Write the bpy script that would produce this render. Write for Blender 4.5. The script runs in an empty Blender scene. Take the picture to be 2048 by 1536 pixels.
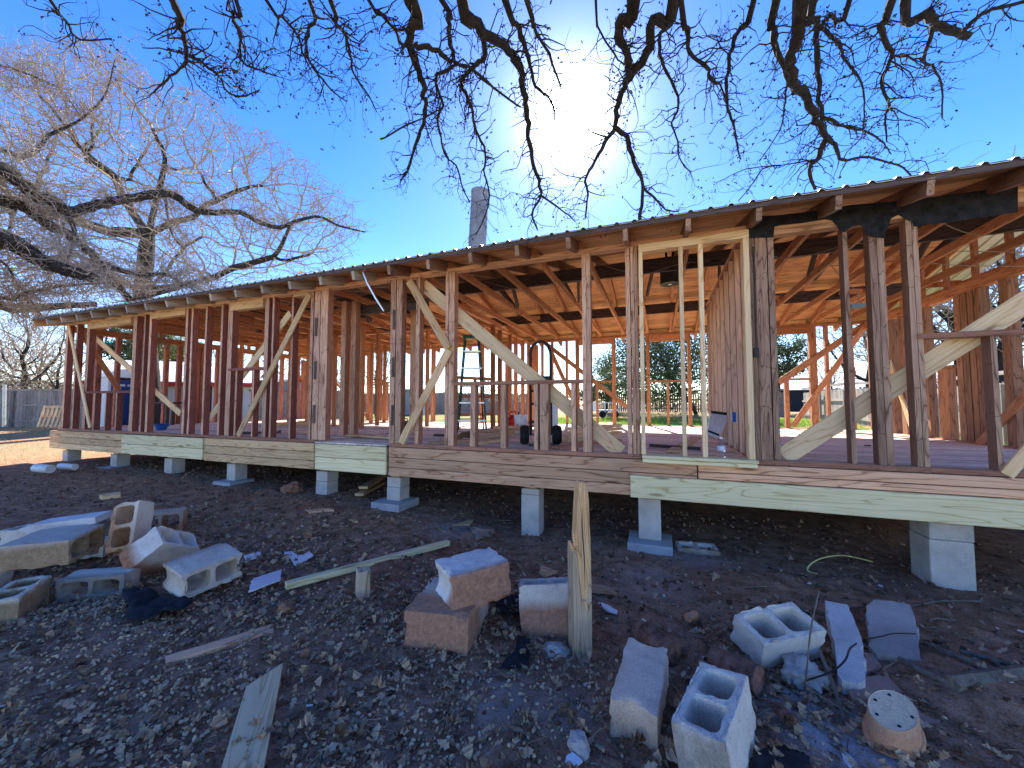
import bpy, bmesh, math, random
import numpy as np
from mathutils import Vector as V, Matrix as M, noise as NZ
random.seed(7); rng = np.random.default_rng(7)
sc = bpy.context.scene; col = sc.collection
# ---------------------------------------------------------------- camera
PSI = math.radians(20.97); PIT = math.radians(2.9); FOC = 769.0
CAM = V((0, 0, 1.42))
RT = V((math.cos(PSI), math.sin(PSI), 0)); FH = V((-math.sin(PSI), math.cos(PSI), 0))
FW = FH * math.cos(PIT) + V((0, 0, math.sin(PIT))); UP = -FH * math.sin(PIT) + V((0, 0, math.cos(PIT)))
cd = bpy.data.cameras.new('camera'); cam = bpy.data.objects.new('camera', cd); col.objects.link(cam)
cd.sensor_width = 36; cd.lens = FOC / 2048 * 36; cd.clip_start = .05; cd.clip_end = 3000
mm = M((RT, UP, -FW)).transposed().to_4x4(); mm.translation = CAM; cam.matrix_world = mm
sc.camera = cam
# ---------------------------------------------------------------- sky, sun, exposure
SUN = V((-.211, .990, .768)).normalized()
w = bpy.data.worlds.new('World'); sc.world = w; w.use_nodes = True
nt = w.node_tree; nt.nodes.clear()
def wn(t, **k):
    n = nt.nodes.new(t)
    for a, b in k.items(): setattr(n, a, b)
    return n
out = wn('ShaderNodeOutputWorld'); bg = wn('ShaderNodeBackground')
sky = wn('ShaderNodeTexSky', sky_type='NISHITA', sun_disc=False)
sky.sun_elevation = math.asin(SUN.z); sky.sun_rotation = math.atan2(SUN.x, SUN.y)
sky.altitude = 300; sky.air_density = 1.0; sky.dust_density = .12; sky.ozone_density = 2.5
hs = wn('ShaderNodeHueSaturation'); hs.inputs['Hue'].default_value = .519; hs.inputs['Saturation'].default_value = 1.5; hs.inputs['Value'].default_value = .33
nt.links.new(sky.outputs[0], hs.inputs['Color'])
# glare of the sun itself: the bright aureole round the disc, part of the sky in its own direction
geo = wn('ShaderNodeTexCoord')
dt = wn('ShaderNodeVectorMath', operation='DOT_PRODUCT'); dt.inputs[1].default_value = SUN
nt.links.new(geo.outputs['Generated'], dt.inputs[0])
def mth(op, a, b=None):
    n = wn('ShaderNodeMath', operation=op)
    for i, x in enumerate((a, b)):
        if x is None: continue
        if isinstance(x, (int, float)): n.inputs[i].default_value = x
        else: nt.links.new(x, n.inputs[i])
    return n.outputs[0]
d0 = mth('MAXIMUM', dt.outputs['Value'], 0.0)
core = mth('MULTIPLY', mth('POWER', d0, 900.0), 40.0)
halo = mth('MULTIPLY', mth('POWER', d0, 190.0), 1.7)
wide = mth('MULTIPLY', mth('POWER', d0, 9.0), .13)
glow = mth('ADD', mth('ADD', core, halo), wide)
cmb = wn('ShaderNodeVectorMath', operation='SCALE'); cmb.inputs[0].default_value = (.86, .96, 1.0)
nt.links.new(glow, cmb.inputs['Scale'])
ad = wn('ShaderNodeVectorMath', operation='ADD')
nt.links.new(hs.outputs[0], ad.inputs[0]); nt.links.new(cmb.outputs[0], ad.inputs[1])
# pale haze low over the horizon, all the way round
sz = wn('ShaderNodeSeparateXYZ'); nt.links.new(geo.outputs['Generated'], sz.inputs[0])
hz = mth('POWER', 2.718, mth('MULTIPLY', mth('MAXIMUM', sz.outputs[2], 0.0), -3.8))
hc = wn('ShaderNodeVectorMath', operation='SCALE'); hc.inputs[0].default_value = (.9, 1.06, 1.36); nt.links.new(hz, hc.inputs['Scale'])
a2 = wn('ShaderNodeVectorMath', operation='ADD'); nt.links.new(ad.outputs[0], a2.inputs[0]); nt.links.new(hc.outputs[0], a2.inputs[1])
nt.links.new(a2.outputs[0], bg.inputs[0]); bg.inputs[1].default_value = .14
nt.links.new(bg.outputs[0], out.inputs[0])
sl = bpy.data.lights.new('sun', 'SUN'); sl.energy = 2.5; sl.angle = math.radians(.5); sl.color = (1, .93, .82)
so = bpy.data.objects.new('sun', sl); col.objects.link(so); so.rotation_euler = SUN.to_track_quat('Z', 'Y').to_euler(); so.location = (0, 0, 30)
vs = sc.view_settings; vs.view_transform = 'Standard'; vs.look = 'None'; vs.gamma = 1; vs.use_curve_mapping = False
vs.exposure = 2.75
sc.cycles.max_bounces = 8; sc.cycles.diffuse_bounces = 5; sc.cycles.transparent_max_bounces = 8
# ---------------------------------------------------------------- picture-to-place helpers
def ray(px, py): return RT * ((px - 1024) / FOC) + UP * ((768 - py) / FOC) + FW
def aty(px, py, Y): d = ray(px, py); return CAM + d * (Y / d.y)
def atz(px, py, z): d = ray(px, py); return CAM + d * ((z - CAM.z) / d.z)
def atx(px, py, x): d = ray(px, py); return CAM + d * (x / d.x)
def atd(px, py, Z): return CAM + ray(px, py) * Z
GP = np.array([(0, 1.5, .05), (.5, 2.5, .05), (-.65, 2.4, .0), (-1.2, 2.1, .05), (-4, 1.7, -.02), (-3.3, 1.95, .03), (-5, 1.4, -.04),
 (-11, 4, .285), (-9.3, 4, .265), (-7.7, 4, .255), (-6.1, 4, .2), (-4.3, 4, .2), (-3.1, 4, .13), (-1.3, 4, -.02), (-.1, 4, .03), (2.06, 4, .01),
 (3.5, 4, .02), (2.2, 2.3, .04), (1.2, 1.2, .05), (3, -3, .05), (-3, -4, .1), (-8, 1, .1), (-14, 2, .28), (-25, 8, .4), (-20, 0, .3), (-18, 9, .4),
 (-11, 10, .36), (-4, 10.5, .36), (3, 10.5, .36), (-8, 6.5, .25), (-2, 6.5, .15), (2, 6.5, .15), (7, 11, .5), (7, 20, .62), (0, 16, .5), (-6, 18, .5), (-14, 20, .55), (0, 30, .78), (10, 32, .8), (-20, 32, .7), (-40, 20, .5),
 (60, 60, .8), (-80, 60, .7), (0, 120, .9), (80, 0, .3), (-80, -30, .3), (0, -60, .1)])
def gzv(x, y):
    x = np.asarray(x, float)[..., None]; y = np.asarray(y, float)[..., None]
    d = (x - GP[:, 0]) ** 2 + (y - GP[:, 1]) ** 2
    wt = 1 / (d + .25) ** 1.6
    return (wt * GP[:, 2]).sum(-1) / wt.sum(-1)
def gz(x, y): return float(gzv(x, y))
def gp(px, py, dz=0):
    z = .05
    for _ in range(8):
        p = atz(px, py, z); z = gz(p.x, p.y) + dz
    return p
# ---------------------------------------------------------------- materials
MATS = {}
class NB:
    def __init__(s, name):
        s.m = bpy.data.materials.new(name); s.m.use_nodes = True; s.t = s.m.node_tree
        s.b = s.t.nodes['Principled BSDF']; MATS[name] = s.m
        s.b.inputs['Roughness'].default_value = .8
        s.b.inputs['Specular IOR Level'].default_value = .3
    def n(s, t, ins=None, **k):
        n = s.t.nodes.new(t)
        for a, b in k.items(): setattr(n, a, b)
        for i, x in (ins or {}).items(): s.l(x, n.inputs[i])
        return n
    def l(s, x, inp):
        if isinstance(x, bpy.types.NodeSocket): s.t.links.new(x, inp)
        elif isinstance(x, bpy.types.Node): s.t.links.new(x.outputs[0], inp)
        else: inp.default_value = x
    def math(s, op, a, b=0.0, clamp=False):
        return s.n('ShaderNodeMath', {0: a, 1: b}, operation=op, use_clamp=clamp).outputs[0]
    def mix(s, f, a, b, mode='MIX'):
        n = s.n('ShaderNodeMix', data_type='RGBA', blend_type=mode)
        s.l(f, n.inputs[0]); s.l(a, n.inputs[6]); s.l(b, n.inputs[7]); return n.outputs[2]
    def coord(s, scale=(1, 1, 1), rnd=True):
        tc = s.n('ShaderNodeTexCoord')
        mp = s.n('ShaderNodeMapping', {0: tc.outputs['Object'], 3: scale})
        if rnd:
            oi = s.n('ShaderNodeObjectInfo')
            sc_ = s.math('MULTIPLY', oi.outputs['Random'], 37.0)
            c = s.n('ShaderNodeCombineXYZ', {0: sc_, 1: s.math('MULTIPLY', sc_, 1.7), 2: s.math('MULTIPLY', sc_, .6)})
            s.l(c, mp.inputs[1]); s.rand = oi.outputs['Random']
        return mp.outputs[0]
    def noise(s, co, sc_=5, det=4, rough=.6, dist=0):
        n = s.n('ShaderNodeTexNoise', {0: co}); n.inputs['Scale'].default_value = sc_; n.inputs['Detail'].default_value = det
        n.inputs['Roughness'].default_value = rough; n.inputs['Distortion'].default_value = dist; return n.outputs[0]
    def ramp(s, f, pts):
        n = s.n('ShaderNodeValToRGB', {0: f}); e = n.color_ramp.elements
        while len(e) < len(pts): e.new(.5)
        for q, (p, c) in zip(e, pts):
            q.position = p; q.color = (*c, 1) if hasattr(c, '__len__') else (c, c, c, 1)
        return n.outputs[0]
    def bump(s, h, st=.3, d=.01):
        n = s.n('ShaderNodeBump', {'Height': h, 'Strength': st, 'Distance': d}); s.l(n, s.b.inputs['Normal'])
    def col(s, c): s.l(c, s.b.inputs['Base Color']); return s
def wood(name, light, mid, dark, rough=.75, marks=False, weather=.35, grain=14, side=None):
    s = NB(name); co = s.coord((1, 1, 1))
    fine = s.noise(s.n('ShaderNodeMapping', {0: co, 3: (2.0, 60, 60)}), 1.5, 6, .7)
    low = s.noise(s.n('ShaderNodeMapping', {0: co, 3: (.55, 5.5, 5.5)}), 1.25, 2, .5, .3)
    ring = s.math('PINGPONG', s.math('MULTIPLY', low, float(grain)), .5)
    ring = s.ramp(ring, [(.0, .0), (.1, .7), (.5, 1.0)])
    med = s.noise(s.n('ShaderNodeMapping', {0: co, 3: (1.2, 14, 14)}), 1.5, 4, .6)
    f = s.math('ADD', s.math('MULTIPLY', fine, .42), s.math('ADD', s.math('MULTIPLY', med, .34), s.math('MULTIPLY', ring, .24)))
    c = s.ramp(f, [(.40, dark), (.52, mid), (.66, light)])
    vo = s.n('ShaderNodeTexVoronoi', {0: s.n('ShaderNodeMapping', {0: co, 3: (1.6, 8, 8)})}); vo.inputs['Scale'].default_value = 1.0
    kn = s.ramp(vo.outputs['Distance'], [(.05, 1.0), (.10, .75), (.13, .25), (.17, 0.0)])
    c = s.mix(s.math('MULTIPLY', kn, .85), c, (dark[0] * .5, dark[1] * .42, dark[2] * .38, 1))
    big = s.noise(s.n('ShaderNodeMapping', {0: co, 3: (1.3, 4, 4)}), 1.5, 4, .6)
    c = s.mix(s.math('MULTIPLY', s.ramp(big, [(.48, 0.), (.72, 1.)]), weather), c, (dark[0] * .6, dark[1] * .6, dark[2] * .65, 1))
    if side:
        nv = s.n('ShaderNodeTexCoord').outputs['Normal']
        az = s.math('ABSOLUTE', s.n('ShaderNodeSeparateXYZ', {0: nv}).outputs[2])
        sc_ = s.ramp(f, [(.36, tuple(q * .6 for q in side)), (.54, side), (.72, tuple(q * 1.35 for q in side))])
        c = s.mix(s.math('GREATER_THAN', az, .6), c, sc_)
    br = s.math('ADD', s.math('MULTIPLY', s.rand, .45), .78)
    c = s.mix(1.0, c, s.n('ShaderNodeCombineXYZ', {0: br, 1: br, 2: br}), 'MULTIPLY')
    if marks:
        x = s.n('ShaderNodeSeparateXYZ', {0: co}).outputs[0]
        fr = s.math('FRACT', s.math('ADD', s.math('MULTIPLY', x, 2.6), s.math('MULTIPLY', big, .9)))
        mk = s.math('MULTIPLY', s.math('LESS_THAN', fr, .016), s.math('GREATER_THAN', s.noise(co, 9, 2), .47))
        c = s.mix(s.math('MULTIPLY', mk, .75), c, (.03, .02, .018, 1))
        sp = s.n('ShaderNodeTexVoronoi', {0: s.n('ShaderNodeMapping', {0: co, 3: (7, 26, 26)})}); sp.inputs['Scale'].default_value = 1
        c = s.mix(s.math('MULTIPLY', s.ramp(sp.outputs['Distance'], [(.07, 1.), (.13, 0.)]), .7), c, (.04, .03, .025, 1))
    s.col(c); s.bump(fine, .25, .002); s.b.inputs['Roughness'].default_value = rough
    return s.m
def plain(name, c, rough=.6, metal=0, var=.15, sc_=8, bump=0):
    s = NB(name); co = s.coord(); n = s.noise(co, sc_, 5, .65)
    d = tuple(x * (1 - var * 1.6) for x in c[:3]); l = tuple(min(1, x * (1 + var)) for x in c[:3])
    s.col(s.ramp(n, [(.3, d), (.7, l)])); s.b.inputs['Roughness'].default_value = rough; s.b.inputs['Metallic'].default_value = metal
    if bump: s.bump(s.noise(co, sc_ * 12, 3), bump, .004)
    return s.m
def concrete(name, base, stain=None, axis=(0, 0, 1), lo=-.05, hi=.05, amount=1.0, pits=.6):
    s = NB(name); co = s.coord()
    n1 = s.noise(co, 6, 6, .65); n2 = s.noise(co, 170, 3, .75); n3 = s.noise(co, 34, 4, .7); n4 = s.noise(co, 420, 2, .8)
    f = s.math('ADD', s.math('MULTIPLY', n1, .35), s.math('ADD', s.math('MULTIPLY', n2, .4), s.math('MULTIPLY', n4, .25)))
    c = s.ramp(f, [(.34, tuple(x * .5 for x in base)), (.5, base), (.68, tuple(min(.9, x * 1.3) for x in base))])
    if stain:
        tc = s.n('ShaderNodeTexCoord')
        d = s.n('ShaderNodeVectorMath', {0: tc.outputs['Object'], 1: axis}, operation='DOT_PRODUCT').outputs['Value']
        d = s.math('ADD', d, s.math('MULTIPLY', s.math('SUBTRACT', n1, .5), .11))
        mr = s.n('ShaderNodeMapRange', {0: d, 1: lo, 2: hi}, clamp=True)
        st = s.ramp(s.math('ADD', s.math('MULTIPLY', n3, .6), s.math('MULTIPLY', n2, .4)), [(.35, tuple(x * .55 for x in stain)), (.55, stain), (.72, tuple(min(1, x * 1.5) for x in stain))])
        c = s.mix(s.math('MULTIPLY', mr.outputs[0], amount), c, st)
    c = s.mix(s.math('MULTIPLY', s.ramp(n3, [(.6, 0.), (.75, 1.)]), .45), c, tuple(x * .45 for x in base) + (1,))
    vo = s.n('ShaderNodeTexVoronoi', {0: co}); vo.inputs['Scale'].default_value = 55
    pit = s.ramp(vo.outputs['Distance'], [(.08, 0.), (.2, 1.)])
    vp = s.n('ShaderNodeTexVoronoi', {0: co}); vp.inputs['Scale'].default_value = 130
    c = s.mix(s.math('MULTIPLY', s.ramp(vp.outputs['Distance'], [(.12, 1.), (.24, 0.)]), .5), c, tuple(x * .3 for x in base) + (1,))
    s.col(c); s.bump(s.math('ADD', s.math('MULTIPLY', n2, .8), s.math('MULTIPLY', pit, pits)), 0.9, .006)
    s.b.inputs['Roughness'].default_value = .95; s.b.inputs['Specular IOR Level'].default_value = .15
    return s.m
W_OLD = wood('old_red_pine', (.70, .43, .28), (.54, .30, .185), (.28, .135, .08), marks=True, side=(.33, .15, .09))
W_PART = wood('partition_stud_pine', (.40, .16, .10), (.29, .105, .07), (.16, .05, .035), weather=.25, side=(.6, .38, .26))
W_GRY = wood('weathered_grey_rafter', (.48, .40, .33), (.38, .31, .25), (.2, .16, .13), weather=.3)
W_OLL = wood('old_maroon_stud_pine', (.70, .43, .29), (.54, .30, .19), (.28, .13, .08), marks=True, side=(.22, .07, .05))
W_DKO = wood('dark_stained_stud_pine', (.46, .29, .19), (.33, .185, .115), (.14, .07, .045), marks=True, weather=.6, side=(.19, .095, .06))
W_RWL = wood('dark_brown_wall_stud', (.42, .22, .125), (.31, .15, .085), (.16, .07, .04), weather=.35)  # one even dark brown for the right end wall
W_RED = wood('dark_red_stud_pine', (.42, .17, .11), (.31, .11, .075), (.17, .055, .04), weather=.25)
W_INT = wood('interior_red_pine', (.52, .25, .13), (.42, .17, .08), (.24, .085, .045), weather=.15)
W_TAN = wood('aged_tan_pine', (.80, .55, .30), (.69, .43, .21), (.40, .22, .10), weather=.3)
W_BRN = wood('weathered_brown_pine', (.76, .45, .27), (.64, .345, .19), (.33, .16, .085), weather=.3, grain=9)
W_GRN = wood('treated_green_pine', (.84, .72, .42), (.76, .63, .34), (.54, .42, .2), weather=.06, grain=9)
W_NEW = wood('fresh_yellow_pine', (.86, .64, .38), (.79, .55, .30), (.58, .37, .18), weather=.08, grain=10)
W_DECK = wood('roof_board_pine', (.62, .34, .17), (.54, .27, .12), (.32, .14, .06), weather=.2, grain=10)
W_FLR = wood('grey_floor_board', (.84, .70, .58), (.74, .59, .47), (.48, .36, .28), weather=.35)
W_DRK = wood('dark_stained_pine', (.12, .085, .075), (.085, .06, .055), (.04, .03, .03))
W_FNC = wood('grey_fence_wood', (.32, .28, .25), (.23, .19, .17), (.11, .09, .08), weather=.4)
W_FNL = wood('pale_fence_wood', (.47, .42, .36), (.37, .32, .27), (.2, .17, .14), weather=.3)
W_PST = wood('split_post_wood', (.52, .40, .27), (.42, .30, .19), (.2, .13, .08), weather=.45, grain=16)
W_SPL = wood('raw_split_wood', (.70, .44, .22), (.58, .34, .155), (.36, .19, .08), weather=.05)
CONC = concrete('grey_concrete', (.40, .41, .42))
METAL = plain('galvanised_roof_metal', (.5, .52, .54), .4, .85, .12, 5)
STEEL = plain('dull_flue_metal', (.34, .30, .27), .5, .6, .25, 3)
ALU = plain('aluminium', (.72, .74, .77), .35, .9, .06)
BLACK = plain('black_steel', (.02, .02, .022), .5, .1, .3)
RUB = plain('black_rubber', (.018, .018, .018), .8, 0, .3)
FELT = plain('black_roofing_felt', (.02, .021, .026), .9, 0, .5, 14, .4)
WHITE = plain('white_plastic', (.78, .79, .8), .4, 0, .05)
TILE = plain('white_glazed_shard', (.78, .79, .82), .35, 0, .06)
RED = plain('red_plastic', (.55, .03, .03), .4, 0, .1)
GREEN = plain('green_fibreglass', (.015, .085, .06), .45, 0, .15)
BLUE = plain('blue_plastic', (.03, .12, .45), .4, 0, .1)
RUST = plain('rusted_tin', (.26, .13, .095), .8, .2, .6, 16, .5)
TERRA = concrete('terracotta', (.70, .33, .17), (.66, .46, .32), (0, 0, 1), .06, .16, .5, .2)
STONE = concrete('pale_rubble', (.5, .45, .41))
CARD = plain('brown_cardboard', (.27, .17, .10), .85, 0, .2)
CABLE = plain('cable_sheath', (.3, .24, .18), .6, 0, .2)
PVC = plain('white_pipe', (.72, .72, .7), .4, 0, .08)
def bark(name, a, b):
    s = NB(name); co = s.coord()
    n = s.noise(s.n('ShaderNodeMapping', {0: co, 3: (1, 1, .45)}), 26, 6, .7); n2 = s.noise(co, 3, 3)
    s.col(s.mix(n2, s.ramp(n, [(.3, a), (.72, b)]), s.ramp(n, [(.3, tuple(x * .6 for x in a)), (.75, tuple(x * .9 for x in b))])))
    s.bump(n, .9, .02); s.b.inputs['Roughness'].default_value = .95; return s.m
BARK = bark('oak_bark', (.013, .010, .008), (.062, .049, .038))
STICK = bark('dry_stick', (.11, .085, .065), (.30, .24, .18))
BARKL = bark('pale_twig_bark', (.22, .17, .13), (.56, .46, .37))
def leafmat(name, a, b, tr=.25):
    s = NB(name); oi = s.n('ShaderNodeNewGeometry'); n = s.math('FRACT', s.math('MULTIPLY', oi.outputs['Random Per Island'], 7.3))
    s.col(s.ramp(n, [(0.0, a), (1.0, b)])); s.b.inputs['Roughness'].default_value = .6
    s.b.inputs['Transmission Weight'].default_value = 0
    t = s.n('ShaderNodeBsdfTranslucent', {0: s.ramp(n, [(0., tuple(x * 1.5 for x in a)), (1., tuple(x * 1.5 for x in b))])})
    mx = s.n('ShaderNodeMixShader', {0: tr, 1: s.b.outputs[0], 2: t}); s.l(mx, s.t.nodes['Material Output'].inputs[0]); return s.m
LEAFG = leafmat('evergreen_leaf', (.028, .05, .02), (.09, .12, .05))
LEAFY = leafmat('yellow_green_leaf', (.12, .15, .04), (.26, .27, .09))
LEAFB = leafmat('dead_oak_leaf', (.13, .07, .038), (.62, .42, .25), .08)
LEAFO = leafmat('orange_dead_leaf', (.3, .12, .05), (.5, .25, .12))
GRASSM = leafmat('green_grass_blade', (.10, .22, .02), (.27, .40, .05), .35)
DRYM = leafmat('dry_grass_blade', (.35, .27, .14), (.6, .5, .3), .2)
ACORN = leafmat('acorn_shell', (.24, .14, .07), (.76, .54, .33), 0)
# ---------------------------------------------------------------- object helpers
def wmat(o): return (wmat(o.parent) @ o.matrix_parent_inverse @ o.matrix_basis) if o.parent else o.matrix_basis.copy()
def put(name, me, mat, parent=None, mw=None, label=None, cat=None, group=None, kind=None):
    o = bpy.data.objects.new(name, me); col.objects.link(o)
    if mat is not None and not me.materials: me.materials.append(mat)
    if parent: o.parent = parent; o.matrix_parent_inverse = wmat(parent).inverted()
    if mw is not None: o.matrix_basis = mw
    elif parent: o.matrix_basis = M.Identity(4)
    tag(o, label, cat, group, kind); return o
def tag(o, label=None, cat=None, group=None, kind=None):
    for k, v in (('label', label), ('category', cat), ('group', group), ('kind', kind)):
        if v: o[k] = v
    return o
def thing(name, label, cat, loc=(0, 0, 0), rz=0, group=None):
    o = bpy.data.objects.new(name, None); col.objects.link(o); o.empty_display_size = .1
    o.matrix_basis = M.Translation(loc) @ M.Rotation(rz, 4, 'Z'); return tag(o, label, cat, group)
def mesh(name, vs_, fs, smooth=False):
    me = bpy.data.meshes.new(name); me.from_pydata([tuple(v) for v in vs_], [], [tuple(f) for f in fs]); me.update()
    if smooth:
        me.polygons.foreach_set('use_smooth', [True] * len(me.polygons)); me.set_sharp_from_angle(angle=.75)
    return me
BOX = {}
def boxmesh(L, w_, t, mat, ch=0):
    k = (round(L, 3), round(w_, 3), round(t, 3), mat.name, ch)
    if k not in BOX:
        bm = bmesh.new(); bmesh.ops.create_cube(bm, size=1); bmesh.ops.scale(bm, vec=(L, w_, t), verts=bm.verts)
        if ch: bmesh.ops.bevel(bm, geom=bm.edges[:], offset=ch, segments=1, affect='EDGES')
        me = bpy.data.meshes.new('board'); bm.to_mesh(me); bm.free(); me.materials.append(mat); BOX[k] = me
    return BOX[k]
def frame(x, zhint, c):
    x = x.normalized(); z = (zhint - x * zhint.dot(x)).normalized(); y = z.cross(x)
    m = M((x, y, z)).transposed().to_4x4(); m.translation = c; return m
def board(name, p0, p1, w_, t, nrm, mat, parent=None, ch=0, **k):
    p0 = V(p0); p1 = V(p1)
    return put(name, boxmesh((p1 - p0).length, w_, t, mat, ch), mat, parent, frame(p1 - p0, V(nrm), (p0 + p1) / 2), **k)
def stud(xl, xr, z0, z1, y0, dep, mat, parent, name='stud', **k):
    xm = (xl + xr) / 2; return board(name, (xm, y0 + dep / 2, z0), (xm, y0 + dep / 2, z1), dep, abs(xr - xl), (1, 0, 0), mat, parent, **k)
def bbox(name, lo, hi, mat, parent=None, ch=0, **k):
    lo = V(lo); hi = V(hi); d = hi - lo
    ax = max(range(3), key=lambda i: d[i]); c = (lo + hi) / 2; e = V((0, 0, 0)); e[ax] = d[ax] / 2
    n = V((0, 1, 0)) if ax != 1 else V((1, 0, 0))
    if ax == 0: w_, t = d.z, d.y
    elif ax == 1: w_, t = d.z, d.x
    else: w_, t = d.x, d.y
    return board(name, c - e, c + e, w_, t, n, mat, parent, ch, **k)
class MB:
    def __init__(s): s.v = []; s.f = []
    def box(s, c, d, R=None):
        n = len(s.v); c = V(c)
        for i in (-.5, .5):
            for j in (-.5, .5):
                for k in (-.5, .5):
                    p = V((i * d[0], j * d[1], k * d[2])); s.v.append(c + (R @ p if R else p))
        s.f += [[n + q for q in f] for f in ((0, 1, 3, 2), (4, 6, 7, 5), (0, 4, 5, 1), (2, 3, 7, 6), (0, 2, 6, 4), (1, 5, 7, 3))]
    def tube(s, pts, rad, k=6, cap=True):
        pts = [V(p) for p in pts]; n0 = len(s.v); up = V((.13, .31, .94)); N = len(pts)
        if not hasattr(rad, '__len__'): rad = [rad] * N
        a = None
        for i, p in enumerate(pts):
            t = (pts[min(i + 1, N - 1)] - pts[max(i - 1, 0)])
            t = t.normalized() if t.length > 1e-9 else V((0, 0, 1))
            if a is None: a = t.orthogonal().normalized()
            else:
                a = a - t * a.dot(t); a = a.normalized() if a.length > 1e-6 else t.orthogonal().normalized()
            b = t.cross(a)
            for q in range(k):
                th = 2 * math.pi * q / k; s.v.append(p + (a * math.cos(th) + b * math.sin(th)) * rad[i])
        for i in range(N - 1):
            for q in range(k):
                A = n0 + i * k; r = (q + 1) % k; s.f.append((A + q, A + r, A + k + r, A + k + q))
        if cap and k > 2:
            s.f.append([n0 + q for q in range(k)][::-1]); s.f.append([n0 + (N - 1) * k + q for q in range(k)])
    def lathe(s, prof, k=24, c=(0, 0, 0), R=None, capb=True, capt=True):
        n0 = len(s.v); c = V(c)
        for r, z in prof:
            for q in range(k):
                th = 2 * math.pi * q / k; p = V((r * math.cos(th), r * math.sin(th), z)); s.v.append(c + (R @ p if R else p))
        for i in range(len(prof) - 1):
            for q in range(k):
                A = n0 + i * k; r = (q + 1) % k; s.f.append((A + q, A + r, A + k + r, A + k + q))
        if capb: s.f.append([n0 + q for q in range(k)][::-1])
        if capt: s.f.append([n0 + (len(prof) - 1) * k + q for q in range(k)])
    def prism(s, poly, n):
        """poly: 3-D outline, n: thickness vector"""
        n0 = len(s.v); m = len(poly); n = V(n)
        s.v += [V(p) for p in poly] + [V(p) + n for p in poly]
        s.f.append(list(range(n0, n0 + m))); s.f.append(list(range(n0 + 2 * m - 1, n0 + m - 1, -1)))
        for i in range(m):
            j = (i + 1) % m; s.f.append((n0 + j, n0 + i, n0 + m + i, n0 + m + j))
    def mesh(s, name='m', smooth=False): return mesh(name, s.v, s.f, smooth)
    def put(s, name, mat, parent=None, smooth=False, **k):
        me = s.mesh(name, smooth)
        return put(name, me, mat, parent, **k)
def recentre(o):
    """move a top-level mesh's origin to the middle of its base"""
    me = o.data; n = len(me.vertices); a = np.empty(n * 3); me.vertices.foreach_get('co', a); a = a.reshape(-1, 3)
    c = np.array([(a[:, 0].min() + a[:, 0].max()) / 2, (a[:, 1].min() + a[:, 1].max()) / 2, a[:, 2].min()])
    me.vertices.foreach_set('co', (a - c).ravel()); me.update(); o.matrix_basis = M.Translation(c); return o
def fixn(me):
    bm = bmesh.new(); bm.from_mesh(me); bmesh.ops.recalc_face_normals(bm, faces=bm.faces); bm.to_mesh(me); bm.free(); return me
# ================================================================ GROUND
def axis(f0, f1, st, lo, hi, g=1.35):
    a = list(np.arange(f0, f1, st)); s_ = st; x = f0
    while x > lo: s_ *= g; x -= s_; a.append(x)
    s_ = st; x = a[int(round((f1 - f0) / st)) - 1]
    while x < hi: s_ *= g; x += s_; a.append(x)
    return np.array(sorted(a))
gx = axis(-6.6, 3.4, .03, -400, 400, 1.22); gy = axis(.2, 4.6, .03, -200, 900, 1.22)
XX, YY = np.meshgrid(gx, gy); ZZ = gzv(XX, YY)
near = np.exp(-np.maximum(0, np.hypot(XX + 1.5, YY - 2.4) - 6) / 4)
nz = np.empty_like(XX)
for i in range(XX.shape[0]):
    for j in range(XX.shape[1]):
        x, y = XX[i, j], YY[i, j]
        nz[i, j] = NZ.noise((x * 1.3, y * 1.3, 3)) * .03 + NZ.noise((x * 5, y * 5, 1)) * .014 + NZ.noise((x * 14, y * 14, 7)) * .007 if near[i, j] > .05 else 0
ZG = ZZ + nz * near
def mound(x0, y0, r, h):
    global ZG
    ZG = ZG + h * np.exp(-((XX - x0) ** 2 + (YY - y0) ** 2) / r ** 2)
for a in ((540, 985, .16, .06), (950, 1075, .18, .05), (760, 1130, .3, .03), (1720, 1060, .35, .05), (1950, 1380, .3, .08)):
    p = gp(a[0], a[1]); mound(p.x, p.y, a[2], a[3])
ny, nx = XX.shape
vv = np.stack([XX, YY, ZG], -1).reshape(-1, 3)
idx = np.arange(ny * nx).reshape(ny, nx)
ff = np.stack([idx[:-1, :-1], idx[:-1, 1:], idx[1:, 1:], idx[1:, :-1]], -1).reshape(-1, 4)
me = bpy.data.meshes.new('ground'); me.from_pydata(vv.tolist(), [], ff.tolist()); me.polygons.foreach_set('use_smooth', [True] * len(me.polygons))
from bisect import bisect
def gs(x, y):
    i = min(max(bisect(gx, x) - 1, 0), nx - 2); j = min(max(bisect(gy, y) - 1, 0), ny - 2)
    tx = (x - gx[i]) / (gx[i + 1] - gx[i]); ty = (y - gy[j]) / (gy[j + 1] - gy[j])
    return (ZG[j, i] * (1 - tx) + ZG[j, i + 1] * tx) * (1 - ty) + (ZG[j + 1, i] * (1 - tx) + ZG[j + 1, i + 1] * tx) * ty
s = NB('bare_soil_and_lawn'); co = s.coord(rnd=False); sep = s.n('ShaderNodeSeparateXYZ', {0: co})
n1 = s.noise(co, .9, 5, .6); n2 = s.noise(co, 9, 6, .7); n3 = s.noise(co, 90, 3, .7)
f = s.math('ADD', s.math('MULTIPLY', n2, .6), s.math('MULTIPLY', n3, .4))
soil = s.ramp(f, [(.36, (.07, .036, .022)), (.48, (.30, .16, .095)), (.62, (.50, .295, .19)), (.8, (.62, .41, .28))])
redm = s.noise(co, .8, 3, .5)
soil = s.mix(s.math('MULTIPLY', s.ramp(redm, [(.5, 0.), (.66, 1.)]), .55), soil, s.ramp(f, [(.3, (.13, .055, .035)), (.7, (.36, .18, .115))]))
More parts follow.
